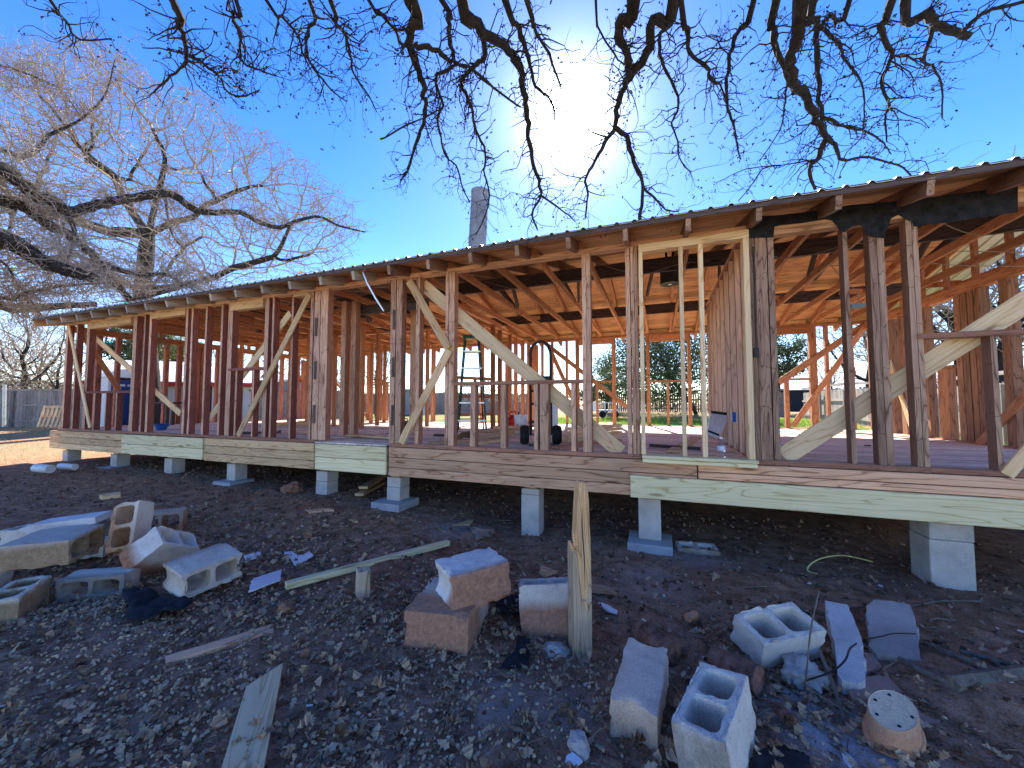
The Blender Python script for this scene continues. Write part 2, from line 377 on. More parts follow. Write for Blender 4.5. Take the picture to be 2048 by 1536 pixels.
def near_patch(px, py, r, c, am=1.0):
    global soil
    p = gp(px, py)
    d = s.n('ShaderNodeVectorMath', {0: s.n('ShaderNodeVectorMath', {0: co, 1: (p.x, p.y, p.z)}, operation='SUBTRACT')}, operation='LENGTH').outputs['Value']
    d = s.math('ADD', d, s.math('MULTIPLY', s.math('SUBTRACT', n2, .5), r * .9))
    mr = s.n('ShaderNodeMapRange', {0: d, 1: r * 1.15, 2: r * .45}, clamp=True)
    soil = s.mix(s.math('MULTIPLY', mr.outputs[0], am), soil, c)
rc = s.ramp(f, [(.3, (.15, .06, .036)), (.7, (.42, .20, .125))])
for a in ((770, 1150, .32), (850, 1180, .25), (640, 1010, .4), (200, 930, .8), (540, 985, .2)): near_patch(*a, rc, .8)
pale = s.ramp(f, [(.3, (.28, .21, .18)), (.7, (.52, .42, .36))])
for a in ((1300, 1160, .35), (1380, 1110, .35), (900, 1060, .3), (1000, 1400, .2), (1130, 1420, .16)): near_patch(*a, pale, .55)
ash = s.ramp(f, [(.35, (.2, .17, .16)), (.6, (.6, .55, .53))])
for a in ((1640, 1460, .22), (1760, 1510, .22), (1580, 1400, .1)): near_patch(*a, ash, .85)
lawn = s.ramp(f, [(.3, (.16, .11, .06)), (.55, (.33, .25, .14)), (.75, (.44, .35, .22))])
grn = s.ramp(f, [(.3, (.06, .11, .02)), (.7, (.2, .3, .05))])
dl = s.n('ShaderNodeMapRange', {0: s.math('ADD', sep.outputs[0], s.math('MULTIPLY', n1, 3.0)), 1: -9.6, 2: -11.2}, clamp=True).outputs[0]
rsoil = s.ramp(f, [(.3, (.28, .12, .06)), (.7, (.55, .3, .18))])
lawn = s.mix(s.ramp(n1, [(.5, 0.), (.62, .75)]), lawn, rsoil)
soil = s.mix(dl, soil, lawn)
lawn2 = s.ramp(f, [(.3, (.26, .19, .11)), (.55, (.46, .36, .22)), (.75, (.58, .47, .31))])
dn = s.n('ShaderNodeMapRange', {0: s.math('ADD', sep.outputs[1], s.math('MULTIPLY', n1, 1.5)), 1: .2, 2: -.8}, clamp=True).outputs[0]
dr = s.n('ShaderNodeMapRange', {0: s.math('ADD', sep.outputs[0], s.math('MULTIPLY', n1, 1.5)), 1: 5.2, 2: 6.2}, clamp=True).outputs[0]
soil = s.mix(s.math('MAXIMUM', dn, dr), soil, lawn2)
db = s.n('ShaderNodeMapRange', {0: s.math('ADD', sep.outputs[1], n1), 1: 10.0, 2: 10.6}, clamp=True).outputs[0]
g2 = s.mix(s.ramp(n1, [(.42, 0.), (.6, 1.)]), grn, lawn)
far = s.n('ShaderNodeMapRange', {0: sep.outputs[1], 1: 24.0, 2: 32.0}, clamp=True).outputs[0]
g2 = s.mix(far, g2, lawn)
s.col(s.mix(db, soil, g2)); s.bump(s.math('ADD', n2, s.math('MULTIPLY', n3, .6)), .8, .02); s.b.inputs['Roughness'].default_value = 1; s.b.inputs['Specular IOR Level'].default_value = .1
tag(put('ground', me, s.m), kind='structure')

# ================================================================ HOUSE FRAME
HX0, HX1, Y0, YB, FZ, PZ, PITCH = -11.12, 3.8, 3.95, 9.4, .93, 2.985, .25
YR = (Y0 + YB) / 2
house = thing('house_frame', 'stripped timber house frame with open stud walls under a low metal roof', 'house', ((HX0 + HX1) / 2, YR, gz(-3.6, YR)))
H = house
def fx(px, y=850, Y=Y0): return aty(px, y, Y).x
# ---- rims and sills
def rim(x0, x1, zs, mat, y=Y0, t=.04, lab=None, jit=.006):
    for a, b in zip(zs[:-1], zs[1:]):
        yy = y - random.uniform(0, jit); bbox('rim_board', (x0, yy - t, a + .003), (x1, yy, b - .003), mat, H, ch=.004, label=lab)
XE = HX1 + .12
rim(fx(105, 880), fx(249, 880), (.535, .645, .765, .885), W_TAN)
rim(fx(250, 890), fx(412, 890), (.545, .715, .88), W_GRN, Y0 - .012, lab='pale green new rim board')
rim(fx(414, 900), fx(633, 900), (.535, .65, .77, .885), W_TAN)
rim(fx(636, 915), fx(777, 915), (.54, .71, .885), W_GRN, Y0 - .012, lab='pale green new rim board')
rim(fx(781, 930), fx(1393, 930), (.535, .64, .76, .885), W_BRN)
rim(fx(1396, 950), XE, (.55, .735, .80, .885), W_BRN)
bbox('rim_board', (fx(1262, 975), Y0 - .085, .53), (XE, Y0 - .047, .735), W_GRN, H, ch=.004, label='long pale green new board under the old rim')
for x0, x1 in ((fx(118), fx(630)), (fx(781), fx(1282)), (fx(1512), XE)):
    n = max(1, int((x1 - x0) / 3)); 
    for i in range(n): bbox('sill_plate', (x0 + (x1 - x0) * i / n + .003, Y0 - .03, .888), (x0 + (x1 - x0) * (i + 1) / n - .003, Y0 + .09, .928), W_OLD, H, ch=.003)
bbox('sill_plate', (fx(1284), Y0 - .13, .905), (fx(1509), Y0 + .09, .934), W_GRN, H, ch=.004, label='pale new sill under the narrow frame')
bbox('sill_plate', (fx(1285), Y0 - .12, .868), (fx(1507), Y0 - .05, .902), W_GRN, H, ch=.004)
x = fx(637)
while x < fx(776) - .05:
    wd = random.uniform(.09, .13); bbox('threshold_board', (x, Y0 - .04 - random.uniform(0, .015), .889), (min(x + wd, fx(777)), Y0 + .5, .91), W_FLR, H); x += wd + .006
# side and back rims
for xx in (HX0, HX1 - .04): bbox('rim_board', (xx, Y0 + .002, .54), (xx + .04, YB, .88), W_TAN, H)
bbox('rim_board', (HX0, YB, .54), (HX1, YB + .04, .88), W_TAN, H)
for k in range(36):
    xx = HX0 + .4 + k * .42
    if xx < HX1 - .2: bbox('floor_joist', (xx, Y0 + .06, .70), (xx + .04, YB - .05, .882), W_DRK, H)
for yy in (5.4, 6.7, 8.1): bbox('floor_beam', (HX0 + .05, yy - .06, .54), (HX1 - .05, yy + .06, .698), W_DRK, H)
for k, px in enumerate((129, 226, 335, 461, 642, 785, 1060, 1300, 1906)):
    pass
# ---- floor boards along X
y = Y0 + .06; r_ = 0
while y < YB - .02:
    cuts = [HX0 + .05] + sorted(random.uniform(HX0 + 1.5, HX1 - 1.5) for _ in range(2)) + [HX1 - .05]
    for a, b in zip(cuts[:-1], cuts[1:]):
        if b - a > .1:
            dz = random.uniform(-.003, .003); bbox('floor_board', (a + .003, y, .885 + dz), (b - .003, min(y + .134, YB), .912 + dz), W_FLR, H)
    y += .14
# ---- front wall studs: pixel columns measured at their feet
XS = [(119.5, 123.5), (140, 142.8), (161.5, 167.2), (255, 262), (277, 279.5), (287.5, 292), (361, 365.6), (372.5, 376), (401, 404.6), (433, 436.6),
      (447.5, 456.4), (521.7, 529.4), (536.7, 540.2), (576, 579.5), (614.5, 620), (622, 633.5), (635, 649.5), (777, 787.2), (788.8, 800), (829, 836), (888.5, 894.5), (895.5, 906.4),
      (1166.5, 1174.6), (1175.2, 1183.5), (1255.7, 1264.5), (1266.4, 1273), (1273.8, 1280), (1509, 1521), (1522, 1546), (1548.5, 1561), (1703, 1712.5), (1757, 1772), (1773.5, 1788), (1834, 1846), (1847, 1858)]
for a, b in XS:
    stud(fx(a, 880), fx(b, 880), .929, PZ, Y0 + random.uniform(0, .004), .092, W_OLL if b < 612 else W_DKO if a > 1490 else W_OLD, H)
stud(fx(1995, 900), fx(2007, 900), .929, aty(2000, 670, Y0).z, Y0, .092, W_DKO, H)
# thin dark strips laid on the corner columns, standing for shade in their slots
for px in (626, 783):
    for z in (1.15, 1.75, 2.35):
        bbox('slot_shade_strip', (fx(px), Y0 - .012, z), (fx(px + 4), Y0 - .003, z + .25), W_DRK, H)
# new pale frame
for a, b in ((1284, 1291.5), (1365.5, 1373.5), (1405.5, 1414.5), (1496, 1508)):
    stud(fx(a, 900), fx(b, 900), .935, 2.90, Y0 - .05, .09, W_NEW, H, label='fresh pale stud in the narrow frame')
bbox('header', (fx(1284, 900), Y0 - .055, 2.902), (fx(1508.5, 900), Y0 + .04, 2.975), W_NEW, H, label='fresh pale header of the narrow frame')
# window sills and cripple studs
def window(pxa, pxb, pys, crip, head=None, mat=W_OLD):
    xa, xb = fx(pxa, pys), fx(pxb, pys); z = aty((pxa + pxb) / 2, pys, Y0).z
    bbox('window_sill', (xa, Y0 - .004, z - .02), (xb, Y0 + .09, z + .02), mat, H)
    for a, b in crip: stud(fx(a, 870), fx(b, 870), .929, z - .021, Y0 + .003, .088, mat, H, 'cripple_stud')
    if head: bbox('header', (xa, Y0 - .006, PZ - head), (xb, Y0 + .085, PZ - .002), W_TAN, H)
window(168, 255, 784, ((183, 186), (206.4, 208.4), (227, 230)), .13, W_OLL)
window(457, 522, 738, ((466, 469.7), (501.3, 504)), .13, W_OLL)
window(906, 1167, 765, ((940, 950), (1001, 1011), (1067.7, 1076), (1079.6, 1096.9), (1142.4, 1151.6)))
bbox('header', (fx(293), Y0 - .006, PZ - .09), (fx(361), Y0 + .085, PZ - .002), W_TAN, H)
bbox('header', (fx(580), Y0 - .006, PZ - .05), (fx(614), Y0 + .085, PZ - .002), W_TAN, H)
pr = aty(1835, 673, Y0); bbox('window_sill', (pr.x, Y0 - .02, pr.z - .02), (XE, Y0 + .07, pr.z + .02), W_OLD, H)
# plates on the walls
for a, b in ((HX0, -6.2), (-6.195, -1.9), (-1.895, .9), (.905, XE)):
    bbox('top_plate', (a, Y0 - .01, PZ), (b, Y0 + .09, PZ + .045), W_BRN if b > -6 else W_TAN, H)
bbox('top_plate', (HX0, YB - .09, PZ), (HX1, YB, PZ + .045), W_INT, H)
for xx in (HX0, HX1 - .09): bbox('top_plate', (xx, Y0 + .092, PZ - .13), (xx + .09, YB - .092, PZ - .002), W_INT, H)
# ---- back wall
def bx(px, y=760): return aty(px, y, YB - .09).x
for a, b in ((660, 667), (691, 700), (733, 743), (752, 761), (800, 807), (862, 868), (905, 911), (960, 966), (1010, 1016), (1082, 1086), (1102, 1106), (1131, 1135), (1151, 1158), (1224, 1231), (1293, 1300), (1376, 1383), (1417, 1421), (1455, 1460), (1500, 1506), (1550, 1556), (1621, 1636), (1653, 1660), (1702, 1710), (1742, 1752)):
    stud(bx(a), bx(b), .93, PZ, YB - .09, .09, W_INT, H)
def bwin(pa, pb, pys, crip, pyh):
    z = aty(pa, pys, YB - .09).z; zh = aty(pa, pyh, YB - .09).z
    bbox('window_sill', (bx(pa), YB - .092, z - .02), (bx(pb), YB + .002, z + .02), W_INT, H)
    bbox('header', (bx(pa), YB - .093, zh), (bx(pb), YB + .002, PZ - .002), W_INT, H)
    for a, b in crip: stud(bx(a), bx(b), .93, z - .021, YB - .088, .085, W_INT, H, 'cripple_stud')
bwin(1158, 1224, 764, ((1191.6, 1196),), 690); bwin(1300, 1376, 763, ((1333, 1338),), 683); bwin(1556, 1621, 759, ((1569, 1578),), 669); bwin(743, 800, 765, ((770, 774),), 700)
bbox('sill_plate', (HX0, YB - .09, .89), (HX1, YB, .928), W_INT, H)
for i in range(28):
    xx = HX0 + .35 + i * .525
    if xx < HX1 - .5: bbox('blocking', (xx, YB - .06, PZ + .05), (xx + .44, YB - .03, PZ + .12), W_NEW, H)
# ---- end walls
def ly(px, x, y=780): return atx(px, y, x).y
for a, b in ((188, 199), (228, 237), (279, 288), (326, 334), (352, 361), (388, 396), (398, 405), (430, 436), (470, 476), (505, 511), (540, 546), (560, 565), (590, 597), (603, 617), (640, 646)):
    y0, y1 = ly(a, HX0 + .045), ly(b, HX0 + .045)
    if y1 - y0 > .4: y1 = y0 + .12
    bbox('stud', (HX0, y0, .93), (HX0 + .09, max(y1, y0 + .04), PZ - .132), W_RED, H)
for a, b in ((1780, 1795), (1803, 1818), (1849, 1866), (1925, 1938), (1939, 1952), (1954, 1966), (1967, 1981), (2010, 2040)):
    y1, y0 = ly(a, HX1 - .045), ly(b, HX1 - .045)
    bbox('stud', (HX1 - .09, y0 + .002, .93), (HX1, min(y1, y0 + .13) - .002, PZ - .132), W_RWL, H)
for yy in (4.25, 4.7): bbox('stud', (HX1 - .09, yy, .93), (HX1, yy + .045, PZ - .132), W_INT, H)
zz = atx(1890, 736, HX1).z
bbox('window_sill', (HX1 - .092, ly(1925, HX1), zz - .02), (HX1 + .002, ly(1853, HX1), zz + .02), W_INT, H)
bbox('cripple_stud', (HX1 - .088, ly(1914, HX1), .93), (HX1 - .002, ly(1893, HX1), zz - .021), W_INT, H)
for xx in (HX0, HX1 - .09): bbox('sill_plate', (xx, Y0 + .092, .89), (xx + .09, YB - .092, .929), W_INT, H)
def rz(y): return PZ + .015 + PITCH * (min(y - Y0, YB - y))       # underside of the rafters
for xx in (HX0 + .02, HX1 - .06):                                   # gable studs
    y = Y0 + .5
    while y < YB - .4: bbox('gable_stud', (xx, y, PZ), (xx + .04, y + .07, rz(y + .035)), W_INT, H); y += .52
# ---- roof
RX = [1.31 + .525 * k for k in range(-24, 6)]
RX = [x for x in RX if HX0 - .15 < x < HX1 + .2]
sl_ = V((0, 1, PITCH)).normalized(); nn = V((0, -PITCH, 1)).normalized()
nb = V((0, PITCH, 1)).normalized()
YE = Y0 - .37
for x in RX:
    board('rafter', V((x, YE + random.uniform(-.01, .01), rz(YE))) + nn * .06, V((x, YR - .022, rz(YR))) + nn * .06, .118, .042, (1, 0, 0), W_GRY if x < -3.4 else W_DKO, H)
    board('rafter', V((x, YB + .37, rz(YB + .37))) + nb * .06, V((x, YR + .022, rz(YR))) + nb * .06, .118, .042, (1, 0, 0), W_INT, H)
    bbox('ceiling_joist', (x + .024, Y0 + .01, PZ + .046), (x + .062, YB - .01, PZ + .135), W_INT, H)
bbox('ridge_board', (HX0 - .1, YR - .02, rz(YR) - .06), (HX1 + .12, YR + .02, rz(YR) + .12), W_INT, H)
for y in (5.5, 7.95):
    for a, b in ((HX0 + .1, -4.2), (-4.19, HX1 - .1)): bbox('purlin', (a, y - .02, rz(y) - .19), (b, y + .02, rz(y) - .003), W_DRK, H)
for x in RX[2::2]:
    for sgn in (-1, 1):
        board('purlin_brace', (x + .1 + sgn * .13, 5.53, rz(5.5) - .06), (x + .085 + sgn * .035, 6.15, PZ + .10), .08, .035, (1, 0, 0), W_DRK, H)
    board('collar_brace', (x - .03, 7.9, rz(7.9) - .1), (x - .03, 7.1, PZ + .1), .08, .035, (1, 0, 0), W_INT, H)
def deck(yA, yB_, n):
    L = abs(yB_ - yA); rows = int(L / .128); sg = 1 if yB_ > yA else -1
    for i in range(rows + 1):
        y = yA + sg * i * .128; y2 = yA + sg * min((i + 1) * .128 - .004, L)
        if abs(y2 - y) < .02: continue
        ym = (y + y2) / 2; c = rz(ym) + .121 / n.z + .009
        cuts = [HX0 - .13, random.uniform(-7.5, -5), random.uniform(-2, 1), HX1 + .14]
        for a, b in zip(cuts[:-1], cuts[1:]):
            board('deck_board', (a + .003, ym, c), (b - .003, ym, c), abs(y2 - y) * 1.03, .017, n, W_DECK, H)
deck(YE - .01, YR, nn); deck(YB + .38, YR, nb)
def roof_panel(yA, yB_, n):
    Wp = .762; prof = []
    for k in range(5):
        x = k * .1524
        prof += [(x, 0), (x + .10, 0), (x + .116, .02), (x + .136, .02)]
    prof.append((Wp, 0)); mb = MB(); L = math.hypot(yB_ - yA, rz(yB_) - rz(yA)); th = .0016
    N = len(prof)
    for e in (0, L):
        for x, z in prof: mb.v.append(V((x, e, z + th)))
        for x, z in prof: mb.v.append(V((x, e, z - th)))
    for i in range(N - 1):
        mb.f += [(i, i + 1, 2 * N + i + 1, 2 * N + i), (N + i + 1, N + i, 3 * N + i, 3 * N + i + 1), (i + 1, i, N + i, N + i + 1), (2 * N + i, 2 * N + i + 1, 3 * N + i + 1, 3 * N + i)]
    me_ = mb.mesh('roof_panel'); me_.materials.append(METAL)
    c0 = V((0, yA, rz(yA) + .121 / n.z + .024)); d = V((0, yB_ - yA, rz(yB_) - rz(yA))).normalized()
    for k in range(21):
        x = HX0 - .16 + k * Wp
        m_ = M((V((1, 0, 0)), d, V((1, 0, 0)).cross(d))).transposed().to_4x4() if yB_ > yA else M((V((-1, 0, 0)), d, V((-1, 0, 0)).cross(d))).transposed().to_4x4()
        m_.translation = c0 + V((x if yB_ > yA else x + Wp, 0, .0 + .0025 * (k % 2)))
        o = put('roof_panel', me_, METAL, H, m_)
roof_panel(YE - .05, YR, nn); roof_panel(YB + .42, YR, nb)
for xx in (HX0 - .14, HX1 + .145):                                   # barge rafters
    board('barge_board', V((xx, YE, rz(YE))) + nn * .06, V((xx, YR - .002, rz(YR))) + nn * .06, .125, .025, (1, 0, 0), W_TAN, H)
    board('barge_board', V((xx, YB + .37, rz(YB + .37))) + nb * .06, V((xx, YR + .002, rz(YR))) + nb * .06, .125, .025, (1, 0, 0), W_TAN, H)
# ---- tar paper over the right hand header
tp = [(1495, 475), (1495, 432), (1549, 431), (1650, 420), (1700, 410), (1800, 402), (2036, 372), (2036, 424), (1930, 440), (1866, 448), (1828, 452), (1824, 441), (1810, 437), (1797, 429), (1782, 437), (1778, 452), (1772, 462), (1769, 476), (1750, 473), (1731, 469), (1729, 457), (1721, 450), (1706, 452), (1690, 464), (1680, 462), (1674, 452), (1665, 441), (1650, 438), (1604, 446), (1561, 450), (1549, 453), (1547, 474)]
mb = MB(); mb.prism([aty(a, b, Y0 - .016) for a, b in tp], (0, .004, 0)); mb.put('tar_paper', FELT, H, label='black tar paper hanging ragged over the right header')
bbox('header', (fx(1560), Y0 - .01, PZ - .075), (XE, Y0 + .085, PZ - .002), W_BRN, H)
# ---- braces
def brace(a, b, Y, w_, mat, t=.02, lab=None): board('diagonal_brace', aty(*a, Y), aty(*b, Y), w_, t, (0, 1, 0), mat, H, label=lab)
YF = Y0 - .022; YI = Y0 + .108
brace((137, 651), (180, 855), YF, .07, W_NEW); brace((619, 588), (476, 872), YF, .085, W_TAN, lab='long tan brace nailed across the front studs')
brace((818, 562), (897, 697), YF, .095, W_TAN); brace((898, 700), (802, 886), YF - .021, .095, W_TAN)
brace((183, 669), (361, 827), YI, .10, W_TAN); brace((581, 626), (415, 842), YI, .10, W_NEW)
brace((846, 570), (1242, 904), YI, .15, W_NEW, lab='wide pale brace running down behind the centre window')
brace((1566, 913), (2230, 490), YI, .155, W_NEW, lab='wide pale brace rising behind the right studs')
brace((1090, 686), (1255, 815), YB - .105, .10, W_INT); brace((1557, 765), (1744, 640), YB - .105, .12, W_INT); brace((1586, 852), (1731, 651), YB - .128, .1, W_INT); brace((660, 752), (738, 838), YB - .105, .08, W_INT)
brace((1096, 690), (1160, 830), YB - .128, .1, W_INT); brace((585, 770), (660, 700), YB - .15, .09, W_INT)
board('diagonal_brace', atx(165, 669, HX0 + .1), atx(238, 780, HX0 + .1), .1, .02, (1, 0, 0), W_INT, H)
board('diagonal_brace', atx(1779, 722, HX1 - .105), atx(1822, 850, HX1 - .105), .1, .02, (1, 0, 0), W_NEW, H)
board('diagonal_brace', atx(1957, 890, HX1 - .105), atx(2060, 782, HX1 - .105), .1, .02, (1, 0, 0), W_INT, H)
brace((2012, 950), (2075, 880), YF, .08, W_TAN)
# ---- partitions
XP = fx(1505, 880) + .02
def partition_y(x, ys, mat, top=PZ):
    for y in ys: bbox('partition_stud', (x - .045, y, .93), (x + .045, y + .042, top), mat, H)
    bbox('sill_plate', (x - .046, ys[0], .913), (x + .046, ys[-1] + .05, .93 - .001), mat, H)
    bbox('partition_plate', (x - .047, ys[0], top), (x + .047, ys[-1] + .05, top + .04), mat, H)
partition_y(XP, [Y0 + .1 + .05] + [Y0 + .45 + .345 * i for i in range(8)], W_PART)
XA = -3.15
partition_y(XA, [atx(px, 760, XA).y for px in (985, 999, 1019, 1031, 1045, 1057, 1066, 1073)], W_INT)
bbox('partition_plate', (XA - .045, Y0 + .1, PZ + .042), (XA + .045, 7.5, PZ + .12), W_INT, H)
board('drip_edge', (HX0 - .15, YE - .026, rz(YE) + .128), (HX1 + .15, YE - .026, rz(YE) + .128), .055, .012, (0, 1, 0), W_DRK, H)
partition_y(-6.9, [6.7, 7.1, 7.5, 7.9, 8.4, 8.9], W_INT)
for xx in (-10.4, -9.8, -8.6, -8.0, -7.4, -5.9, -5.3, -4.6, -4.0): stud(xx, xx + .042, .93, PZ, 6.9, .09, W_INT, H, 'partition_stud')
bbox('partition_plate', (-10.5, 6.9, PZ), (-3.3, 6.99, PZ + .04), W_INT, H)
for a, b in ((677.6, 690), (697.7, 710.7)):
    p = atz(a, 872, .93); q = atz(b, 872, .93); stud(p.x, q.x, .93, PZ, p.y, .09, W_OLD, H, 'partition_stud')
p = atz(818, 868, .93); stud(p.x, p.x + .16, .93, PZ, p.y, .06, W_OLD, H, 'partition_stud')
p = atz(716, 856, .93); stud(p.x, p.x + .07, .93, PZ, p.y, .09, W_INT, H, 'partition_stud')
bbox('partition_header', (atz(711, 868, .93).x, 4.75, PZ - .16), (XA, 4.8, PZ - .02), W_DRK, H)
# ---- chimney flue, exhaust fan, wiring
fl = thing('chimney_flue', 'round dull metal flue pipe rising through the roof', 'chimney', aty(953, 520, 5.6))
pb = aty(953, 520, 5.6); pt = aty(960.5, 384, 5.6)
mb = MB(); mb.tube([pb, pb.lerp(pt, .45), pt], .145, 24); mb.put('pipe', STEEL, fl, True); 
dv = (pt - pb).normalized(); mb = MB(); mb.tube([pt - dv * .04, pt + dv * .012], .151, 24, False); mb.tube([pb.lerp(pt, .48), pb.lerp(pt, .51)], .149, 24, False); mb.put('band', STEEL, fl, True)
mb = MB(); mb.lathe([(.14, 0), (.14, .004)], 20, pt + V((0, 0, .002))); mb.put('opening', BLACK, fl)
fc = aty(1340, 562, 6.0)
ft = thing('exhaust_fan', 'round dark exhaust fan housing hung under the roof boards', 'fan', fc)
mb = MB(); mb.lathe([(.10, -.05), (.135, -.05), (.135, .16), (.13, .16)], 24, fc, capb=False); mb.put('housing', plain('dark_sheet_steel', (.07, .075, .085), .5, .4), ft, True)
mb = MB(); mb.lathe([(.10, -.045), (.09, -.03), (.03, -.03)], 20, fc); mb.put('grille', BLACK, ft); mb = MB(); mb.lathe([(.025, -.055), (.025, -.03)], 12, fc); mb.put('hub', ALU, ft)
bbox('hanger', fc + V((-.06, -.01, .16)), fc + V((-.03, .01, .62)), BLACK, ft); bbox('hanger', fc + V((.03, -.01, .16)), fc + V((.06, .01, .62)), BLACK, ft)
def cable(pts, r=.004, mat=CABLE):
    mb = MB(); P = [V(p) for p in pts]; Q = []
    for i in range(len(P) - 1):
        a, b, c, d = P[max(i - 1, 0)], P[i], P[i + 1], P[min(i + 2, len(P) - 1)]
        for k in range(6):
            t = k / 6; Q.append(.5 * ((2 * b) + (c - a) * t + (2 * a - 5 * b + 4 * c - d) * t * t + (3 * b - a - 3 * c + d) * t ** 3))
    Q.append(P[-1]); mb.tube(Q, r, 5); mb.put('wire', mat, H, True)
cable([aty(1302, 546, 5.8), aty(1306, 560, 5.9), aty(1320, 568, 5.95)])
for k in range(9):
    x = -10 + k * 1.55; y = random.uniform(4.6, 5.2)
    cable([(x, y, PZ + .14), (x + .5, y + .3, PZ + .03), (x + .95, y + .15, PZ + .05), (x + 1.3, y + .5, PZ + .16)])
cable([aty(1900, 502, 4.8), aty(1960, 503, 4.8), aty(2060, 505, 4.8)]); cable([aty(1850, 525, 4.8), aty(1920, 531, 4.8), aty(2060, 533, 4.8)])
cable([aty(1460, 650, 5), aty(1468, 700, 5), aty(1474, 760, 5), aty(1480, 835, 5)], .004)
cable([aty(1446, 640, 5), aty(1458, 700, 5), aty(1466, 711, 5), aty(1472, 700, 5)], .004)
p = aty(1512, 705, Y0 - .02); bb = thing('electrical_box', 'small black electrical box on the dark corner post', 'junction box', p - V((0, 0, .04)))
bbox('box', p - V((.018, .03, .04)), p + V((.018, 0, .04)), BLACK, bb); mb = MB(); mb.tube([p + V((0, -.012, .04)), p + V((.002, -.012, .5)), p + V((.001, -.01, .95))], .006, 6); mb.put('cord', BLACK, bb)
p = aty(1712, 613, 4.5); bb = thing('electrical_box', 'small grey junction box dangling on wires from the rafters', 'junction box', p)
bbox('box', p - V((.05, .05, .015)), p + V((.05, .05, .02)), plain('grey_box_metal', (.2, .25, .27), .5, .3), bb)
mb = MB(); mb.tube([p + V((.02, 0, .02)), p + V((.03, .02, .14)), p + V((-.06, .1, .3)), p + V((-.12, .2, .5))], .004, 5); mb.put('cord', CABLE, bb, True)
ms = thing('metal_strap', 'bent grey metal strap dangling from the eave', 'metal strap', aty(768, 622, 3.62))
mb = MB(); P = [aty(a, b, 3.62) for a, b in ((728, 540), (722, 533), (735, 566), (752, 597), (768, 622))]
mb.tube(P, [.012, .012, .014, .013, .01], 4); mb.put('strap', ALU, ms)
# ================================================================ PIERS
PM = concrete('pier_concrete', (.54, .49, .44), (.40, .31, .24), (0, 0, -1), .25, .5, .35)
PF = concrete('footing_concrete', (.42, .42, .43))
def pier(px, w0, y_base, ytop, foot, label, caps=0):
    b = aty(px, y_base, Y0 + .06); t = aty(px, ytop, Y0 + .06); x = b.x; yc = Y0 + .06 + w0 / 2; zg = gs(x, yc)
    z0 = b.z; z1 = .50; yc = Y0 + .06 + w0 / 2
    th = thing('pier', label, 'pier', (x, yc, min(z0, zg)), 0, 'concrete block piers under the front wall')
    if foot:
        fw, fz0, fz1 = foot; bbox('footing', (x - fw / 2, yc - fw * .62, z0 - fz0), (x + fw / 2, yc + fw * .38, z0), PF, th, ch=.008); zz_ = z0 + .001
    else: zz_ = z0 - .08
    hb = z1 - zz_; n = 2 if caps else 1; c = zz_
    hs_ = [hb * (1 - caps), hb * caps] if caps else [hb]
    for i, h in enumerate(hs_):
        o = bbox('block', (x - w0 / 2 + .004 * i, yc - w0 / 2, c), (x + w0 / 2 + .004 * i, yc + w0 / 2, c + h - .003), PM, th, ch=.006); c += h
    bbox('shim', (x - w0 * .3, yc - w0 * .35, .50), (x + w0 * .35, yc + w0 * .35, .532), W_BRN, th)
pier(129, .2, 921, 897, None, 'short concrete pier under the far left corner'); pier(226, .2, 933, 905, (.4, .06, 0), 'short concrete pier, second from the far left corner')
pier(335, .2, 947, 915, None, 'concrete pier under the left green boards, third from the far left'); pier(461, .19, 961, 928, (.38, .07, 0), 'concrete pier beside the upright grey pipe, on a flat pad')
pier(642, .2, 984, 940, None, 'concrete pier of two blocks at the left of the doorway', .38); pier(786, .2, 1001, 952, (.42, .09, 0), 'two-block concrete pier on a square footing at the right of the doorway', .42)
pier(1060, .2, 1079, 976, (.36, .05, 0), 'tall concrete pier set in a pit, behind the broken post', .12); pier(1300, .205, 1080, 1000, (.4, .11, 0), 'tall concrete pier on a thick square footing near the loose block')
pier(1908, .26, 1172, 1045, None, 'widest concrete pier under the right end of the green board', .24)
pp = gp(472, 962); mb = MB(); mb.tube([pp - V((0, 0, .05)), pp + V((0, 0, .3))], .028, 14); mb.tube([pp + V((0, 0, .3)), pp + V((0, 0, .33))], .033, 14)
recentre(mb.put('standpipe', STEEL, label='upright grey pipe stub beside a pier', cat='pipe', smooth=True))
